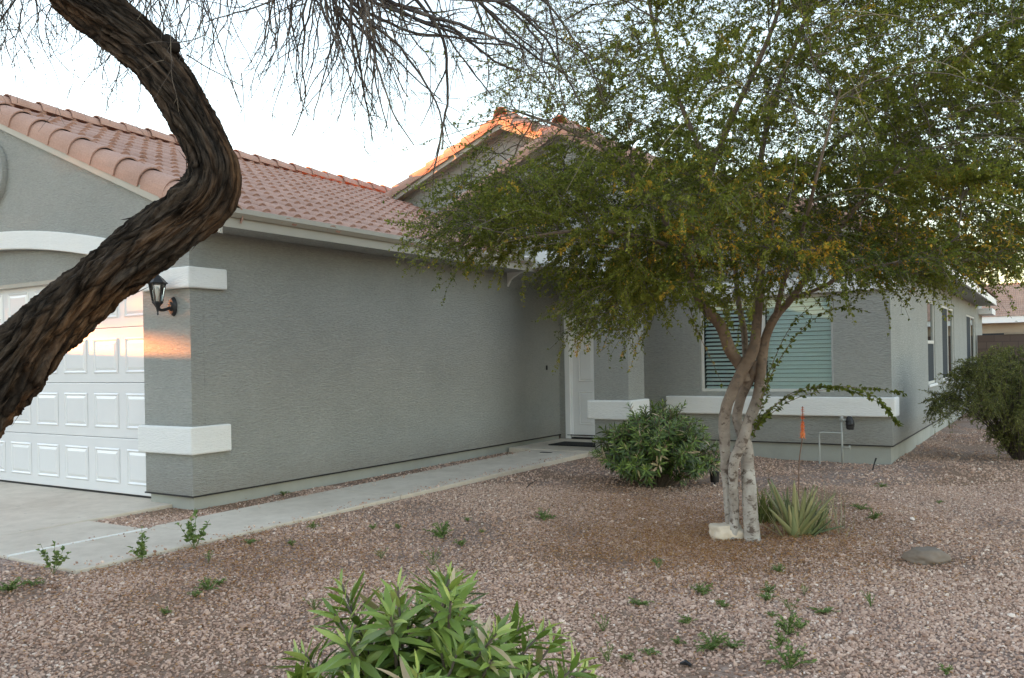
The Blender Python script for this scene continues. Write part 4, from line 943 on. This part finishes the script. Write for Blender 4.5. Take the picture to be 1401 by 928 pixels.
# ------------------------------------------------------------------ shrubs and small plants
def oleander(name, loc, rad, hgt, nst, leafL, label, spread=1.0, seed=1, dead=.03, whorl=6, levels=8, tipsplit=3, shape=None, tmean=.34):
    r_ = np.random.default_rng(seed); x0, y0 = loc; z0 = gzf(x0, y0)
    e = empty(name, (x0, y0, z0), label, 'shrub'); A_, B_, Ra, Rb = [], [], [], []; LP, LD, LN, LT, LL = [], [], [], [], []
    for k in range(nst):
        an = r_.uniform(0, 2*math.pi); rr = math.sqrt(r_.random()); h = hgt*(1-.68*rr**2)*r_.uniform(.78, 1.08)
        tip = np.array([x0+math.cos(an)*rr*rad*spread, y0+math.sin(an)*rr*rad*spread, z0+h])
        if shape is not None: tip[2] = z0 + (tip[2]-z0)*shape(tip)
        p0 = np.array([x0+math.cos(an)*rr*rad*.18, y0+math.sin(an)*rr*rad*.18, z0-.02]); mid = (p0+tip)/2+np.array([0, 0, h*.12])+r_.normal(0, .02, 3)
        heads = [(p0, mid, tip)]
        for t in range(tipsplit-1):
            o = r_.normal(0, 1, 3); o[2] = abs(o[2])*.4; o = o/np.linalg.norm(o)*hgt*.20; heads.append((mid, (mid+tip)/2+o*.5, tip+o-np.array([0, 0, .03])))
        for (a_, b_, c_) in heads:
            q = spline([a_, b_, c_], 8)
            A_.append(q[:-1]); B_.append(q[1:]); w = np.linspace(.0075, .0035, len(q)); Ra.append(w[:-1]); Rb.append(w[1:])
            nl = levels*3; isdead = r_.random() < dead
            for j in range(nl):
                f = 1-(j/nl)**1.1*.75; i = min(int(f*(len(q)-1)), len(q)-2); ff = f*(len(q)-1)-i
                p = q[i]*(1-ff)+q[i+1]*ff; d = norm(q[i+1]-q[i]); an2 = j*2.4+r_.normal(0, .3)
                ref = norm(np.cross(d, [.3, .2, .9])); s_ = ref*math.cos(an2)+np.cross(d, ref)*math.sin(an2)
                up_ = .95-1.0*(j/nl)**.6
                ld = norm(d*max(up_, .1)+s_*(.55+.55*j/nl)+np.array([0, 0, -.12*j/nl])); LP.append(p); LD.append(ld); LN.append(norm(np.cross(np.cross(ld, d), ld)+1e-6) if abs(np.dot(ld, d)) < .99 else s_)
                sz = leafL*r_.uniform(.75, 1.15)*(.45 if j < 3 else .8 if j < 6 else 1); LL.append(sz)
                tt = tmean+.16*r_.normal()+(.28 if j < 5 else 0)-(.15*j/nl); tt = min(max(tt, 0), .88)
                if r_.random() < (.65 if isdead and 5 < j < 12 else (.05 if tmean < .3 else .012)): tt = r_.uniform(.93, 1)
                LT.append(tt)
    A_, B_, Ra, Rb = map(np.concatenate, (A_, B_, Ra, Rb)); V, F = prisms(A_, B_, Ra, Rb, 6)
    mesh_np('stems', V, [F], M['twig'], e, {'tint': np.full(len(V), .75)}, True)
    LL = np.array(LL); V, Q, T3, m = lances(np.array(LP), np.array(LD), np.array(LN), LL, LL*r_.uniform(.17, .23, len(LL)), curl=r_.uniform(-.02, .32, len(LL)), fold=.16)
    mesh_np('leaves', V, [Q, T3], M['oleander'], e, {'tint': np.repeat(np.array(LT), m)}, True)
    return e
g = GP(893, 668, -.24); oleander('oleander_shrub', (g[0]-.06, g[1]+.25), .74, .98, 125, .12, 'rounded dark green oleander beside the porch column', 1.0, 3, .10, tmean=.24)
# the near one: three clumps of shoots
c1 = PZ(555, 935, 2.7)
def fshape(p):
    r = float((p-c1) @ RT); return 1.0 if r > -.12 else .82
oleander('oleander_shrub', (float(c1[0]), float(c1[1])), .60, .95, 46, .14, 'light green oleander in the front centre with some dried flower heads', 1.0, 12, .22, levels=9, shape=fshape, tmean=.55)

# aloe
ga = GP(1086, 733, -.245); AX, AY = float(ga[0]), float(ga[1]); AZ = gzf(AX, AY)
al = empty('aloe_plant', (AX, AY, AZ), 'clump of spiky green aloe leaves at the foot of the pale trunks', 'aloe')
def spears(n_, L0, L1, W0, sp, cx, cy, t0, t1, mat='aloe', name='leaves', par_=al):
    an = rng.uniform(0, 2*math.pi, n_); ti = rng.uniform(.1, sp, n_); D = np.stack([np.cos(an)*np.sin(ti), np.sin(an)*np.sin(ti), np.cos(ti)], 1)
    P = np.stack([cx+np.cos(an)*.06*rng.random(n_), cy+np.sin(an)*.06*rng.random(n_), np.full(n_, AZ-.02)], 1)+rng.normal(0, .015, (n_, 3))*[1, 1, 0]
    Nn = norm(np.cross(np.cross(D, [0, 0, 1.0]), D)); Nn = np.where(Nn[:, 2:3] < 0, -Nn, Nn)
    V, Q, T3, m = lances(P, D, Nn, rng.uniform(L0, L1, n_), rng.uniform(.7, 1.1, n_)*W0, curl=rng.uniform(-.22, .12, n_), fold=.42, prof=(1, .95, .75, .5, .27))
    o = mesh_np(name, V, [Q, T3], M[mat], par_, {'tint': np.repeat(np.clip(rng.uniform(t0, t1, n_), 0, 1), m)}, True)
    return o
o = spears(24, .32, .58, .085, .85, AX+.02, AY, .32, .88); sd_ = o.modifiers.new('thick', 'SOLIDIFY'); sd_.thickness = .012
o = spears(12, .2, .34, .06, 1.25, AX+.10, AY+.05, .05, .5, name='young_leaves'); sd_ = o.modifiers.new('thick', 'SOLIDIFY'); sd_.thickness = .010
spears(9, .25, .5, .022, 1.45, AX-.05, AY-.04, .85, 1.0, name='dry_leaves')
gb = GP(1050, 712, -.245); dg = empty('grass_clump', (float(gb[0]), float(gb[1]), gzf(gb[0], gb[1])), 'dark green strappy grass clump between the pale trunk and the aloe', 'grass clump')
an = rng.uniform(0, 2*math.pi, 130); ti = rng.uniform(.05, .75, 130); D = np.stack([np.cos(an)*np.sin(ti), np.sin(an)*np.sin(ti), np.cos(ti)], 1)
P = np.stack([gb[0]+.07*rng.normal(size=130), gb[1]+.07*rng.normal(size=130), np.full(130, gzf(gb[0], gb[1])-.01)], 1)
V, Q, T3, m = lances(P, D, rand_unit(130), rng.uniform(.18, .42, 130), np.full(130, .014), curl=rng.uniform(0, .4, 130), prof=(.8, 1, .9, .6, .3))
mesh_np('blades', V, [Q, T3], M['fern'], dg, {'tint': np.repeat(rng.uniform(.1, .9, 130), m)}, True)
gc = GP(1105, 722, -.245); tg = empty('dry_grass_clump', (float(gc[0]), float(gc[1]), gzf(gc[0], gc[1])), 'wispy olive and straw grass standing behind the aloe', 'grass clump')
an = rng.uniform(0, 2*math.pi, 260); ti = rng.uniform(.02, .55, 260); D = np.stack([np.cos(an)*np.sin(ti), np.sin(an)*np.sin(ti), np.cos(ti)], 1)
P = np.stack([gc[0]+.16*rng.normal(size=260)*RT[0]+.0, gc[1]+.16*rng.normal(size=260), np.full(260, gzf(gc[0], gc[1])-.01)], 1)
V, Q, T3, m = lances(P, D, rand_unit(260), rng.uniform(.15, .48, 260), np.full(260, .006), curl=rng.uniform(-.1, .35, 260), prof=(.8, 1, .9, .6, .3))
mesh_np('blades', V, [Q, T3], M['aloe'], tg, {'tint': np.repeat(rng.uniform(.2, .95, 260), m)}, True)
# aloe flower spike
fb = PZ(1092, 700, 7.7); ft = PZ(1098, 556, 7.7); fz = gzf(fb[0], fb[1])
fs_ = empty('aloe_flower_spike', (float(fb[0]), float(fb[1]), fz), 'tall thin stalk topped with orange red tubular flowers behind the aloe', 'flower')
q = spline([(fb[0], fb[1], fz-.02), PZ(1093, 640, 7.7), PZ(1098, 596, 7.7), ft], 8)
MB().tube(q, np.linspace(.006, .0035, len(q)), 6).build('stalk', M['stalk'], fs_)
nfl = 74; t = np.sort(rng.random(nfl))**1.15; base = PZ(1098, 597, 7.7)*(1-t)[:, None]+PZ(1098, 557, 7.7)*t[:, None]; an = np.arange(nfl)*2.4
down = np.where(t < .55, -.9, .35)
D = np.stack([np.cos(an), np.sin(an), down], 1); V, F = prisms(base, base+norm(D)*(.033*(1-.6*t))[:, None], .005*(1-.5*t), .0035*(1-.5*t), 6)
mesh_np('blossoms', V, [F], M['flower'], fs_, {'tint': np.repeat(np.clip(.15+.8*(1-t)+rng.normal(0, .12, nfl), 0, 1), 12)}, True)

# feathery shrub at the right edge
def feathery(loc, rad, hgt, ns, label, seed):
    r_ = np.random.default_rng(seed); x0, y0 = loc; z0 = gzf(x0, y0); e = empty('feathery_shrub', (x0, y0, z0), label, 'shrub'); SA, SB, RA = [], [], []; LP, LD = [], []
    for k in range(ns):
        an = r_.uniform(0, 2*math.pi); rr = r_.random()**.6; h = hgt*math.sqrt(max(.05, 1-(rr*.85)**2))*r_.uniform(.8, 1.05)
        tip = np.array([x0+math.cos(an)*rr*rad, y0+math.sin(an)*rr*rad, z0+h]); p0 = np.array([x0+.05*math.cos(an), y0+.05*math.sin(an), z0-.02])
        q = spline([p0, p0*.55+tip*.45+np.array([0, 0, .22*h]), tip, tip+np.array([math.cos(an)*.16, math.sin(an)*.16, -.16])], 10); SA.append(q[:-1]); SB.append(q[1:]); RA.append(np.linspace(.009, .002, len(q)-1))
        for j in range(26):
            f = r_.uniform(.10, 1); i = min(int(f*(len(q)-1)), len(q)-2); d = norm(q[i+1]-q[i]); sd = norm(d*.6+r_.normal(0, .7, 3)+np.array([math.cos(an)*.2, math.sin(an)*.2, .05])); Lt = r_.uniform(.10, .26)
            tt = spline([q[i], q[i]+sd*Lt*.5, q[i]+sd*Lt+np.array([0, 0, -.06])], 4); SA.append(tt[:-1]); SB.append(tt[1:]); RA.append(np.full(len(tt)-1, .0016))
            for c in range(17):
                g_ = r_.random()*(len(tt)-1.01); gi = int(g_); pp = tt[gi]*(1-g_+gi)+tt[gi+1]*(g_-gi); LP.append(pp); LD.append(norm(norm(tt[gi+1]-tt[gi])*.8+r_.normal(0, .6, 3)))
    SA, SB, RA = np.vstack(SA), np.vstack(SB), np.concatenate(RA); V, F = prisms(SA, SB, RA, RA*.8, 4)
    mesh_np('stems', V, [F], M['twig'], e, {'tint': np.full(len(V), .5)}, True)
    LP, LD = np.array(LP), np.array(LD); nn = len(LP); V, F = rhombs(LP, LD, rand_unit(nn), r_.uniform(.03, .065, nn), r_.uniform(.009, .015, nn))
    mesh_np('foliage', V, [F], M['fern'], e, {'tint': np.repeat(np.clip(r_.normal(.58, .24, nn), 0, 1), 4)})
gs = GP(1392, 630, -.265); feathery((gs[0]+.02, gs[1]), 1.05, 1.62, 110, 'olive feathery shrub on the gravel near the end wall of the house', 5)

# seedlings and weeds
def weed_mesh(kind, seed):
    r_ = np.random.default_rng(seed); SA, SB, RA, LP, LD, LL, LW = [], [], [], [], [], [], []
    ns, h, lean, lw = {'seedling': (8, .25, .75, .8), 'tuft': (13, .07, 1.25, .42), 'tall': (7, .13, .6, .2), 'flat': (20, .085, 1.45, .5)}[kind]
    for k in range(ns):
        an = r_.uniform(0, 6.28); l = lean*r_.uniform(.25, 1); hh = h*r_.uniform(.55, 1.1); d = np.array([math.cos(an)*math.sin(l), math.sin(an)*math.sin(l), math.cos(l)])
        q = spline([np.zeros(3)-[0, 0, .01], d*hh*.5+[0, 0, .01], d*hh+[0, 0, hh*.1]], 4); SA.append(q[:-1]); SB.append(q[1:]); RA.append(np.full(len(q)-1, .0018))
        for j in range(9 if kind != 'seedling' else 11):
            f = r_.uniform(.25, 1)*(len(q)-1.01); i = int(f); LP.append(q[i]*(1-f+i)+q[i+1]*(f-i)); LD.append(norm(norm(q[i+1]-q[i])*.5+r_.normal(0, .6, 3)*[1, 1, .6]))
            L = {'seedling': .042, 'tuft': .022, 'tall': .026, 'flat': .018}[kind]*r_.uniform(.6, 1.2); LL.append(L); LW.append(L*lw)
    SA, SB, RA = np.vstack(SA), np.vstack(SB), np.concatenate(RA); V1, F1 = prisms(SA, SB, RA, RA*.8, 4)
    V2, F2 = rhombs(np.array(LP), np.array(LD), norm(rand_unit(len(LP))+np.array([0, 0, 1.2])), np.array(LL), np.array(LW))
    me = [V1, F1, V2, F2]
    o = mesh_np('weed', np.vstack([V1, V2]), [F1, F2+len(V1)], M['weed'], None, {'tint': np.concatenate([np.full(len(V1), .3), np.repeat(np.clip(r_.normal(.5, .22, len(LL)), 0, 1), 4)])})
    C.objects.unlink(o); return o
proto = {k: [weed_mesh(k, s_) for s_ in ss] for k, ss in {'seedling': (1, 2, 3), 'tuft': (4, 5, 6, 11, 12, 13), 'tall': (7, 8, 14, 15), 'flat': (9, 10, 16, 17)}.items()}
WEEDS = []
def weed(kind, u, v, sc, label, group=None, name='weed', cat='weed'):
    p = GP(u, v, -.16 if u < 330 and v < 800 and kind == 'seedling' else -.25)
    p = GP(u, v, gzf(p[0], p[1])); src_ = proto[kind][int(rng.integers(len(proto[kind])))]; o = src_.copy(); o.name = name; C.objects.link(o)
    o.location = (float(p[0]), float(p[1]), gzf(p[0], p[1])+.008); o.rotation_euler = (0, 0, rng.uniform(0, 6.28)); o.scale = (sc*.85*rng.uniform(.8, 1.3), sc*.85*rng.uniform(.8, 1.3), sc*.65*rng.uniform(.6, 1.2)) if kind != 'seedling' else (sc,)*3; tag(o, label, cat, group); WEEDS.append((float(p[0]), float(p[1]))); return o
weed('seedling', 73, 786, .95, 'leafy seedling at the lower left corner of the concrete walk', name='seedling', cat='seedling')
weed('seedling', 194, 770, .95, 'leafy seedling before the walk, middle one of three', name='seedling', cat='seedling')
weed('seedling', 266, 752, 1.15, 'tallest leafy seedling at the edge of the walk below the garage corner', name='seedling', cat='seedling')
weed('flat', 14, 808, 2.0, 'low bright green weed at the lower left edge of the gravel'); weed('flat', 45, 800, 1.3, 'low trailing weed beside the bright green one at the left')
G1 = 'small weeds in the front gravel'; L1 = 'small green weed tuft growing in the open gravel'
weed('tuft', 388, 678, 1.4, 'small weed in the gravel strip between garage wall and walk')
weed('tuft', 428, 722, 1.3, 'low green weed tuft at the right edge of the walk'); weed('tuft', 342, 744, 1.1, 'tiny green weed by the walk edge right of the tallest seedling')
weed('flat', 745, 712, 1.9, 'round green weed mat in the gravel in front of the oleander by the porch'); weed('tuft', 755, 710, 1.2, L1, G1)
weed('flat', 605, 735, 2.0, 'spreading green weed patch in the middle of the gravel'); weed('tuft', 632, 748, 1.5, 'green weed tuft at the right end of the spreading weed patch')
weed('tall', 522, 765, 1.3, 'upright grey green weed in the gravel left of the spreading patch'); weed('tall', 592, 775, 1.4, 'upright thin weed just above the front oleander')
weed('flat', 285, 805, 1.7, 'low weed patch in the brown soil near the left front')
weed('flat', 1205, 668, 1.1, 'small green weed near the house corner right of the pipes'); weed('flat', 1178, 698, 1.5, 'trailing dark green weed right of the aloe'); weed('flat', 1196, 712, 1.4, 'trailing weed end in front of the longer trailing weed')
for (k, u, v, s_) in (('tuft', 400, 745, 1), ('tuft', 545, 722, 1), ('tuft', 510, 722, .9), ('tall', 430, 835, 1.2), ('tuft', 300, 800, 1.2), ('tuft', 268, 815, 1.1), ('tall', 285, 770, 1), ('tuft', 225, 838, .9), ('tuft', 898, 772, 1.0),
                      ('tall', 900, 780, .8), ('tall', 825, 865, 1.5), ('tuft', 875, 830, 1.25), ('tuft', 962, 815, 1.5), ('tall', 955, 812, 1.3), ('tuft', 990, 832, 1.3), ('tuft', 940, 856, 1.1), ('flat', 975, 890, 1.6), ('tall', 975, 880, 1.0), ('tuft', 1002, 888, 1.1),
                      ('tuft', 890, 898, 1.3), ('tuft', 860, 905, 1.2), ('tall', 832, 908, 1.1), ('flat', 1065, 785, 1.3), ('tuft', 1048, 822, 1.3), ('tuft', 1055, 845, 1.0), ('tall', 1100, 815, 1.0), ('flat', 1078, 868, 1.9), ('tuft', 1068, 885, 1.5), ('flat', 1080, 915, 2.0),
                      ('tuft', 1095, 862, 1.2), ('tuft', 1125, 840, 1.3), ('tall', 1082, 838, 1.3), ('tall', 1192, 832, 1.1), ('tuft', 1285, 690, .9), ('tuft', 660, 730, .9), ('tuft', 930, 885, .9), ('flat', 1050, 812, 1.0), ('tuft', 640, 712, .8), ('tuft', 850, 655, .8), ('tuft', 1295, 925, .9)):
    weed(k, u, v, s_, L1, G1)
# ------------------------------------------------------------------ loose gravel: one stuff object of separate stones
def in_poly_masks(x, y):
    bad = (x > -7.95) & (x < -7.0) & (y < 4.88); bad |= (x > -7.12) & (x < -6.06) & (y > 3.58); bad |= (x < -7.95) & (y < 6); bad |= (x < -6.06) & (y < 3.6) & (x < -9)
    bad &= ~((x < -6.06) & (y < 3.6) & (x > -7.93)); bad |= (x < -7.925)
    bad |= (x < -5.28) & (y > 11.74); bad |= (x < XR-.02) & (y > YF+.01); bad |= (x < XS-.02) & (y > YG+.02)
    return bad
def stones(n_, zn, zf, s0, s1, seg, name_seed):
    r_ = np.random.default_rng(name_seed)
    # scatter over the wedge of yard in front of the camera, with margin to the sides
    Z = np.sqrt(r_.random(n_)*(zf**2-zn**2)+zn**2); lat = (r_.random(n_)*2-1)*(Z*.64+1.7)
    x = FW[0]*Z+RT[0]*lat; y = FW[1]*Z+RT[1]*lat; ok = ~in_poly_masks(x, y)
    # thinner on the soil patches
    d_ = np.array([mnoise.noise(Vector((a*.55, b*.55, 3)))+.5*mnoise.noise(Vector((a*1.7, b*1.7, 9))) for a, b in zip(x, y)]); walk = np.clip((-5.2-x)/.8, 0, 1)*(y < 8)
    ok &= r_.random(n_) > np.clip(d_*1.5-.02+.5*walk, 0, .80); x, y, d_ = x[ok], y[ok], d_[ok]; n2_ = len(x)
    size = r_.uniform(s0, s1, n2_)*np.where(r_.random(n2_) < .12, 1.5, 1)
    if seg == 'ico':
        t = (1+5**.5)/2; bv = norm(np.array([(-1, t, 0), (1, t, 0), (-1, -t, 0), (1, -t, 0), (0, -1, t), (0, 1, t), (0, -1, -t), (0, 1, -t), (t, 0, -1), (t, 0, 1), (-t, 0, -1), (-t, 0, 1)], float))
        bf = np.array([(0,11,5),(0,5,1),(0,1,7),(0,7,10),(0,10,11),(1,5,9),(5,11,4),(11,10,2),(10,7,6),(7,1,8),(3,9,4),(3,4,2),(3,2,6),(3,6,8),(3,8,9),(4,9,5),(2,4,11),(6,2,10),(8,6,7),(9,8,1)])
    else:
        bv = norm(np.array([(1, .2, -.1), (-.2, 1, .1), (-1, -.2, .1), (.15, -1, -.1), (.1, .15, 1), (0, 0, -1)], float)); bf = np.array([(0,1,4),(1,2,4),(2,3,4),(3,0,4),(1,0,5),(2,1,5),(3,2,5),(0,3,5)])
    V = bv[None]*(1+r_.uniform(-.28, .28, (n2_, len(bv), 1))); V = V*np.stack([r_.uniform(.8, 1.25, n2_), r_.uniform(.6, 1, n2_), r_.uniform(.4, .75, n2_)], 1)[:, None]*(size/2)[:, None, None]
    # random rotations
    q4 = r_.normal(size=(n2_, 4))*[1.5, .35, .35, 1.5]; q4 /= np.linalg.norm(q4, axis=1)[:, None]; w, a, b, c = q4.T
    Rm = np.stack([1-2*(b*b+c*c), 2*(a*b-c*w), 2*(a*c+b*w), 2*(a*b+c*w), 1-2*(a*a+c*c), 2*(b*c-a*w), 2*(a*c-b*w), 2*(b*c+a*w), 1-2*(a*a+b*b)], 1).reshape(-1, 3, 3)
    V = np.einsum('nij,nkj->nki', Rm, V) + np.stack([x, y, gz(x, y)+size*r_.uniform(.05, .28, n2_)], 1)[:, None]
    F = (bf[None]+np.arange(n2_)[:, None, None]*len(bv)).reshape(-1, 3)
    ti = np.clip(.53+.18*r_.normal(size=n2_)+.12*(r_.random(n2_) < .1)-.22*np.clip(d_, -.2, .6), 0, 1)
    return V.reshape(-1, 3), F, np.repeat(ti, len(bv))
parts = [stones(118000, 3.0, 6.4, .010, .0235, 'ico', 1), stones(165000, 6.4, 10.5, .012, .026, 'oct', 2), stones(96000, 10.5, 19, .018, .036, 'oct', 3), stones(6000, 3.0, 9, .025, .038, 'ico', 4)]
# a few stones kicked onto the walk
bs = parts[0][0].reshape(-1, 12, 3)[:420]; bs = bs-bs.mean(1, keepdims=True); q_ = rng.random(420); ed = np.where(rng.random(420) < .75, -6.09-.22*q_**2.2, -7.09+.25*q_**2); yk = rng.uniform(3.7, 11.6, 420)
bs = bs+np.stack([ed, yk, -.128+.006*(np.maximum(yk, 5)-5)+.006+0*yk], 1)[:, None]; parts.append((bs.reshape(-1, 3), parts[0][1][:420*20], parts[0][2][:420*12]))
off = 0; VV, FF, TT = [], [], []
for V, F, t in parts: VV.append(V); FF.append(F+off); TT.append(t); off += len(V)
tag(mesh_np('gravel', np.vstack(VV), FF, M['stone'], None, {'tint': np.concatenate(TT)}), 'pinkish crushed stone covering the yard', 'gravel', kind='stuff')
# dry leaf litter
nl = 46000; u = rng.random(nl)
spots = [(TX, TY, 1.5, .40), (TX-.2, TY-1.0, 1.3, .34), (-3.9, 8.6, 1.0, .1), (-5.5, 4.6, 1.5, .30), (-3.2, 4.6, 2.6, .10), (-1.2, 11.8, 1.6, .02)]
pk = rng.choice(len(spots), nl, p=np.array([s[3] for s in spots])/sum(s[3] for s in spots)); sp_ = np.array(spots)[pk]; x = sp_[:, 0]+rng.normal(size=nl)*sp_[:, 2]*.6; y = sp_[:, 1]+rng.normal(size=nl)*sp_[:, 2]*.6
ok = ~in_poly_masks(x, y); x, y = x[ok], y[ok]; nl = len(x)
P = np.stack([x, y, gz(x, y)+rng.uniform(.014, .028, nl)], 1); D = norm(rand_unit(nl)*[1, 1, .25]); L = rng.uniform(.010, .028, nl)
V, F = rhombs(P, D, norm(rand_unit(nl)*.4+np.array([0, 0, 1.0])), L, L*rng.uniform(.2, .55, nl), .4)
tag(mesh_np('leaf_litter', V, [F], M['litter'], None, {'tint': np.repeat(rng.random(nl), 4)}), 'dry brown leaves fallen on the gravel', 'leaf litter', kind='stuff')
# ------------------------------------------------------------------ added in the west, unseen, shaped to hide most of the low sun
plain_house((-43, -15.87, -.4), 7, 12.0, 7.6, 'unseen two storey beige house added in the west to block the low sun')
plain_house((-34, 42, -.3), 6, 11, 4.6, 'unseen single storey beige house added in the west to shade the neighbour')
wl = empty('block_wall', (-20, 12, -.3), 'unseen block wall added in the west to cut off the low sun', 'wall')
MB().box(-20.1, -19.9, 2.2, 32, -.5, 1.88).build('wall_face', M['block'], wl); MB().box(-20.14, -19.86, 2.16, 32.04, 1.882, 1.93).build('wall_cap', M['tanwall'], wl)
st = empty('sun_screen_tree', (-31, 2.4, -.3), 'unseen round leafy tree added in the west to break up the low sun', 'tree')
MB().tube(spline([(-31, 2.4, -.4), (-31.1, 2.5, 1.5), (-30.9, 2.3, 3.5)], 6), np.linspace(.2, .12, 13), 10).build('trunk', M['twig'], st)
nq = 90000; q = rand_unit(nq)*(rng.random(nq)**.33)[:, None]; P = np.array([-31, 1.9, 5.0])+q*[2.6, 5.4, 2.7]
lump = np.array([mnoise.noise(Vector(p*.9)) for p in P]); P = P[lump > -.18]
P = P[P[:, 2] > 2.51+.10*np.sin(P[:, 1]*2.3)+.10*np.sin(P[:, 1]*7)]; nq = len(P)  # crown underside cut so a band of sun reaches the garage pillar
V, F = rhombs(P, rand_unit(nq), rand_unit(nq), rng.uniform(.10, .18, nq), rng.uniform(.07, .11, nq))
mesh_np('foliage', V, [F], M['leaf'], st, {'tint': np.repeat(np.clip(rng.normal(.35, .15, nq), 0, .8), 4)})

plain_house((-20, -36, -.4), 9, 6, 3.2, 'single storey beige house across the street to the south')
plain_house((6, -37, -.4), 10, 6, 3.1, 'single storey beige house across the street behind the viewer')
# ------------------------------------------------------------------ light, sky, camera
SUN = Vector((-.97, -.22, math.tan(math.radians(2.2)))).normalized()
el = math.asin(SUN.z); az = math.atan2(SUN.x, SUN.y)
W = bpy.data.worlds.new('World'); SC.world = W; W.use_nodes = True
nt = W.node_tree; bg = nt.nodes['Background']
sky = nt.nodes.new('ShaderNodeTexSky'); sky.sky_type = 'NISHITA'; sky.sun_disc = False
sky.sun_elevation = el; sky.sun_rotation = az % (2*math.pi); sky.air_density = 1.0; sky.dust_density = .3; sky.ozone_density = 2.0
hs = nt.nodes.new('ShaderNodeHueSaturation'); hs.inputs['Saturation'].default_value = .68
nt.links.new(sky.outputs[0], hs.inputs['Color'])
wb = mixc(nt, 1.0, hs.outputs[0], (1.06, .985, .90), 'MULTIPLY')
nt.links.new(wb, bg.inputs['Color']); bg.inputs['Strength'].default_value = .15
sl_ = bpy.data.lights.new('sun', 'SUN'); sl_.energy = 3.4; sl_.angle = math.radians(.5); sl_.color = (1, .30, .06)
so = bpy.data.objects.new('sun', sl_); C.objects.link(so); so.rotation_euler = SUN.to_track_quat('Z', 'Y').to_euler()
cam = bpy.data.cameras.new('camera'); co = bpy.data.objects.new('camera', cam); C.objects.link(co)
cam.sensor_width = 36; cam.lens = FPX/1401*36; cam.shift_y = 27.5/1401; cam.clip_end = 3000; cam.clip_start = .05
co.matrix_world = Matrix.Translation((0, 0, CAMZ)) @ Matrix.Rotation(YAW, 4, 'Z') @ Matrix.Rotation(math.radians(90), 4, 'X') @ Matrix.Rotation(-ROLL, 4, 'Z')
SC.camera = co
vs_ = SC.view_settings; vs_.view_transform = 'Standard'; vs_.look = 'None'; vs_.exposure = 3.65; vs_.gamma = 1; vs_.use_curve_mapping = False
SC.cycles.max_bounces = 6; SC.cycles.transparent_max_bounces = 12
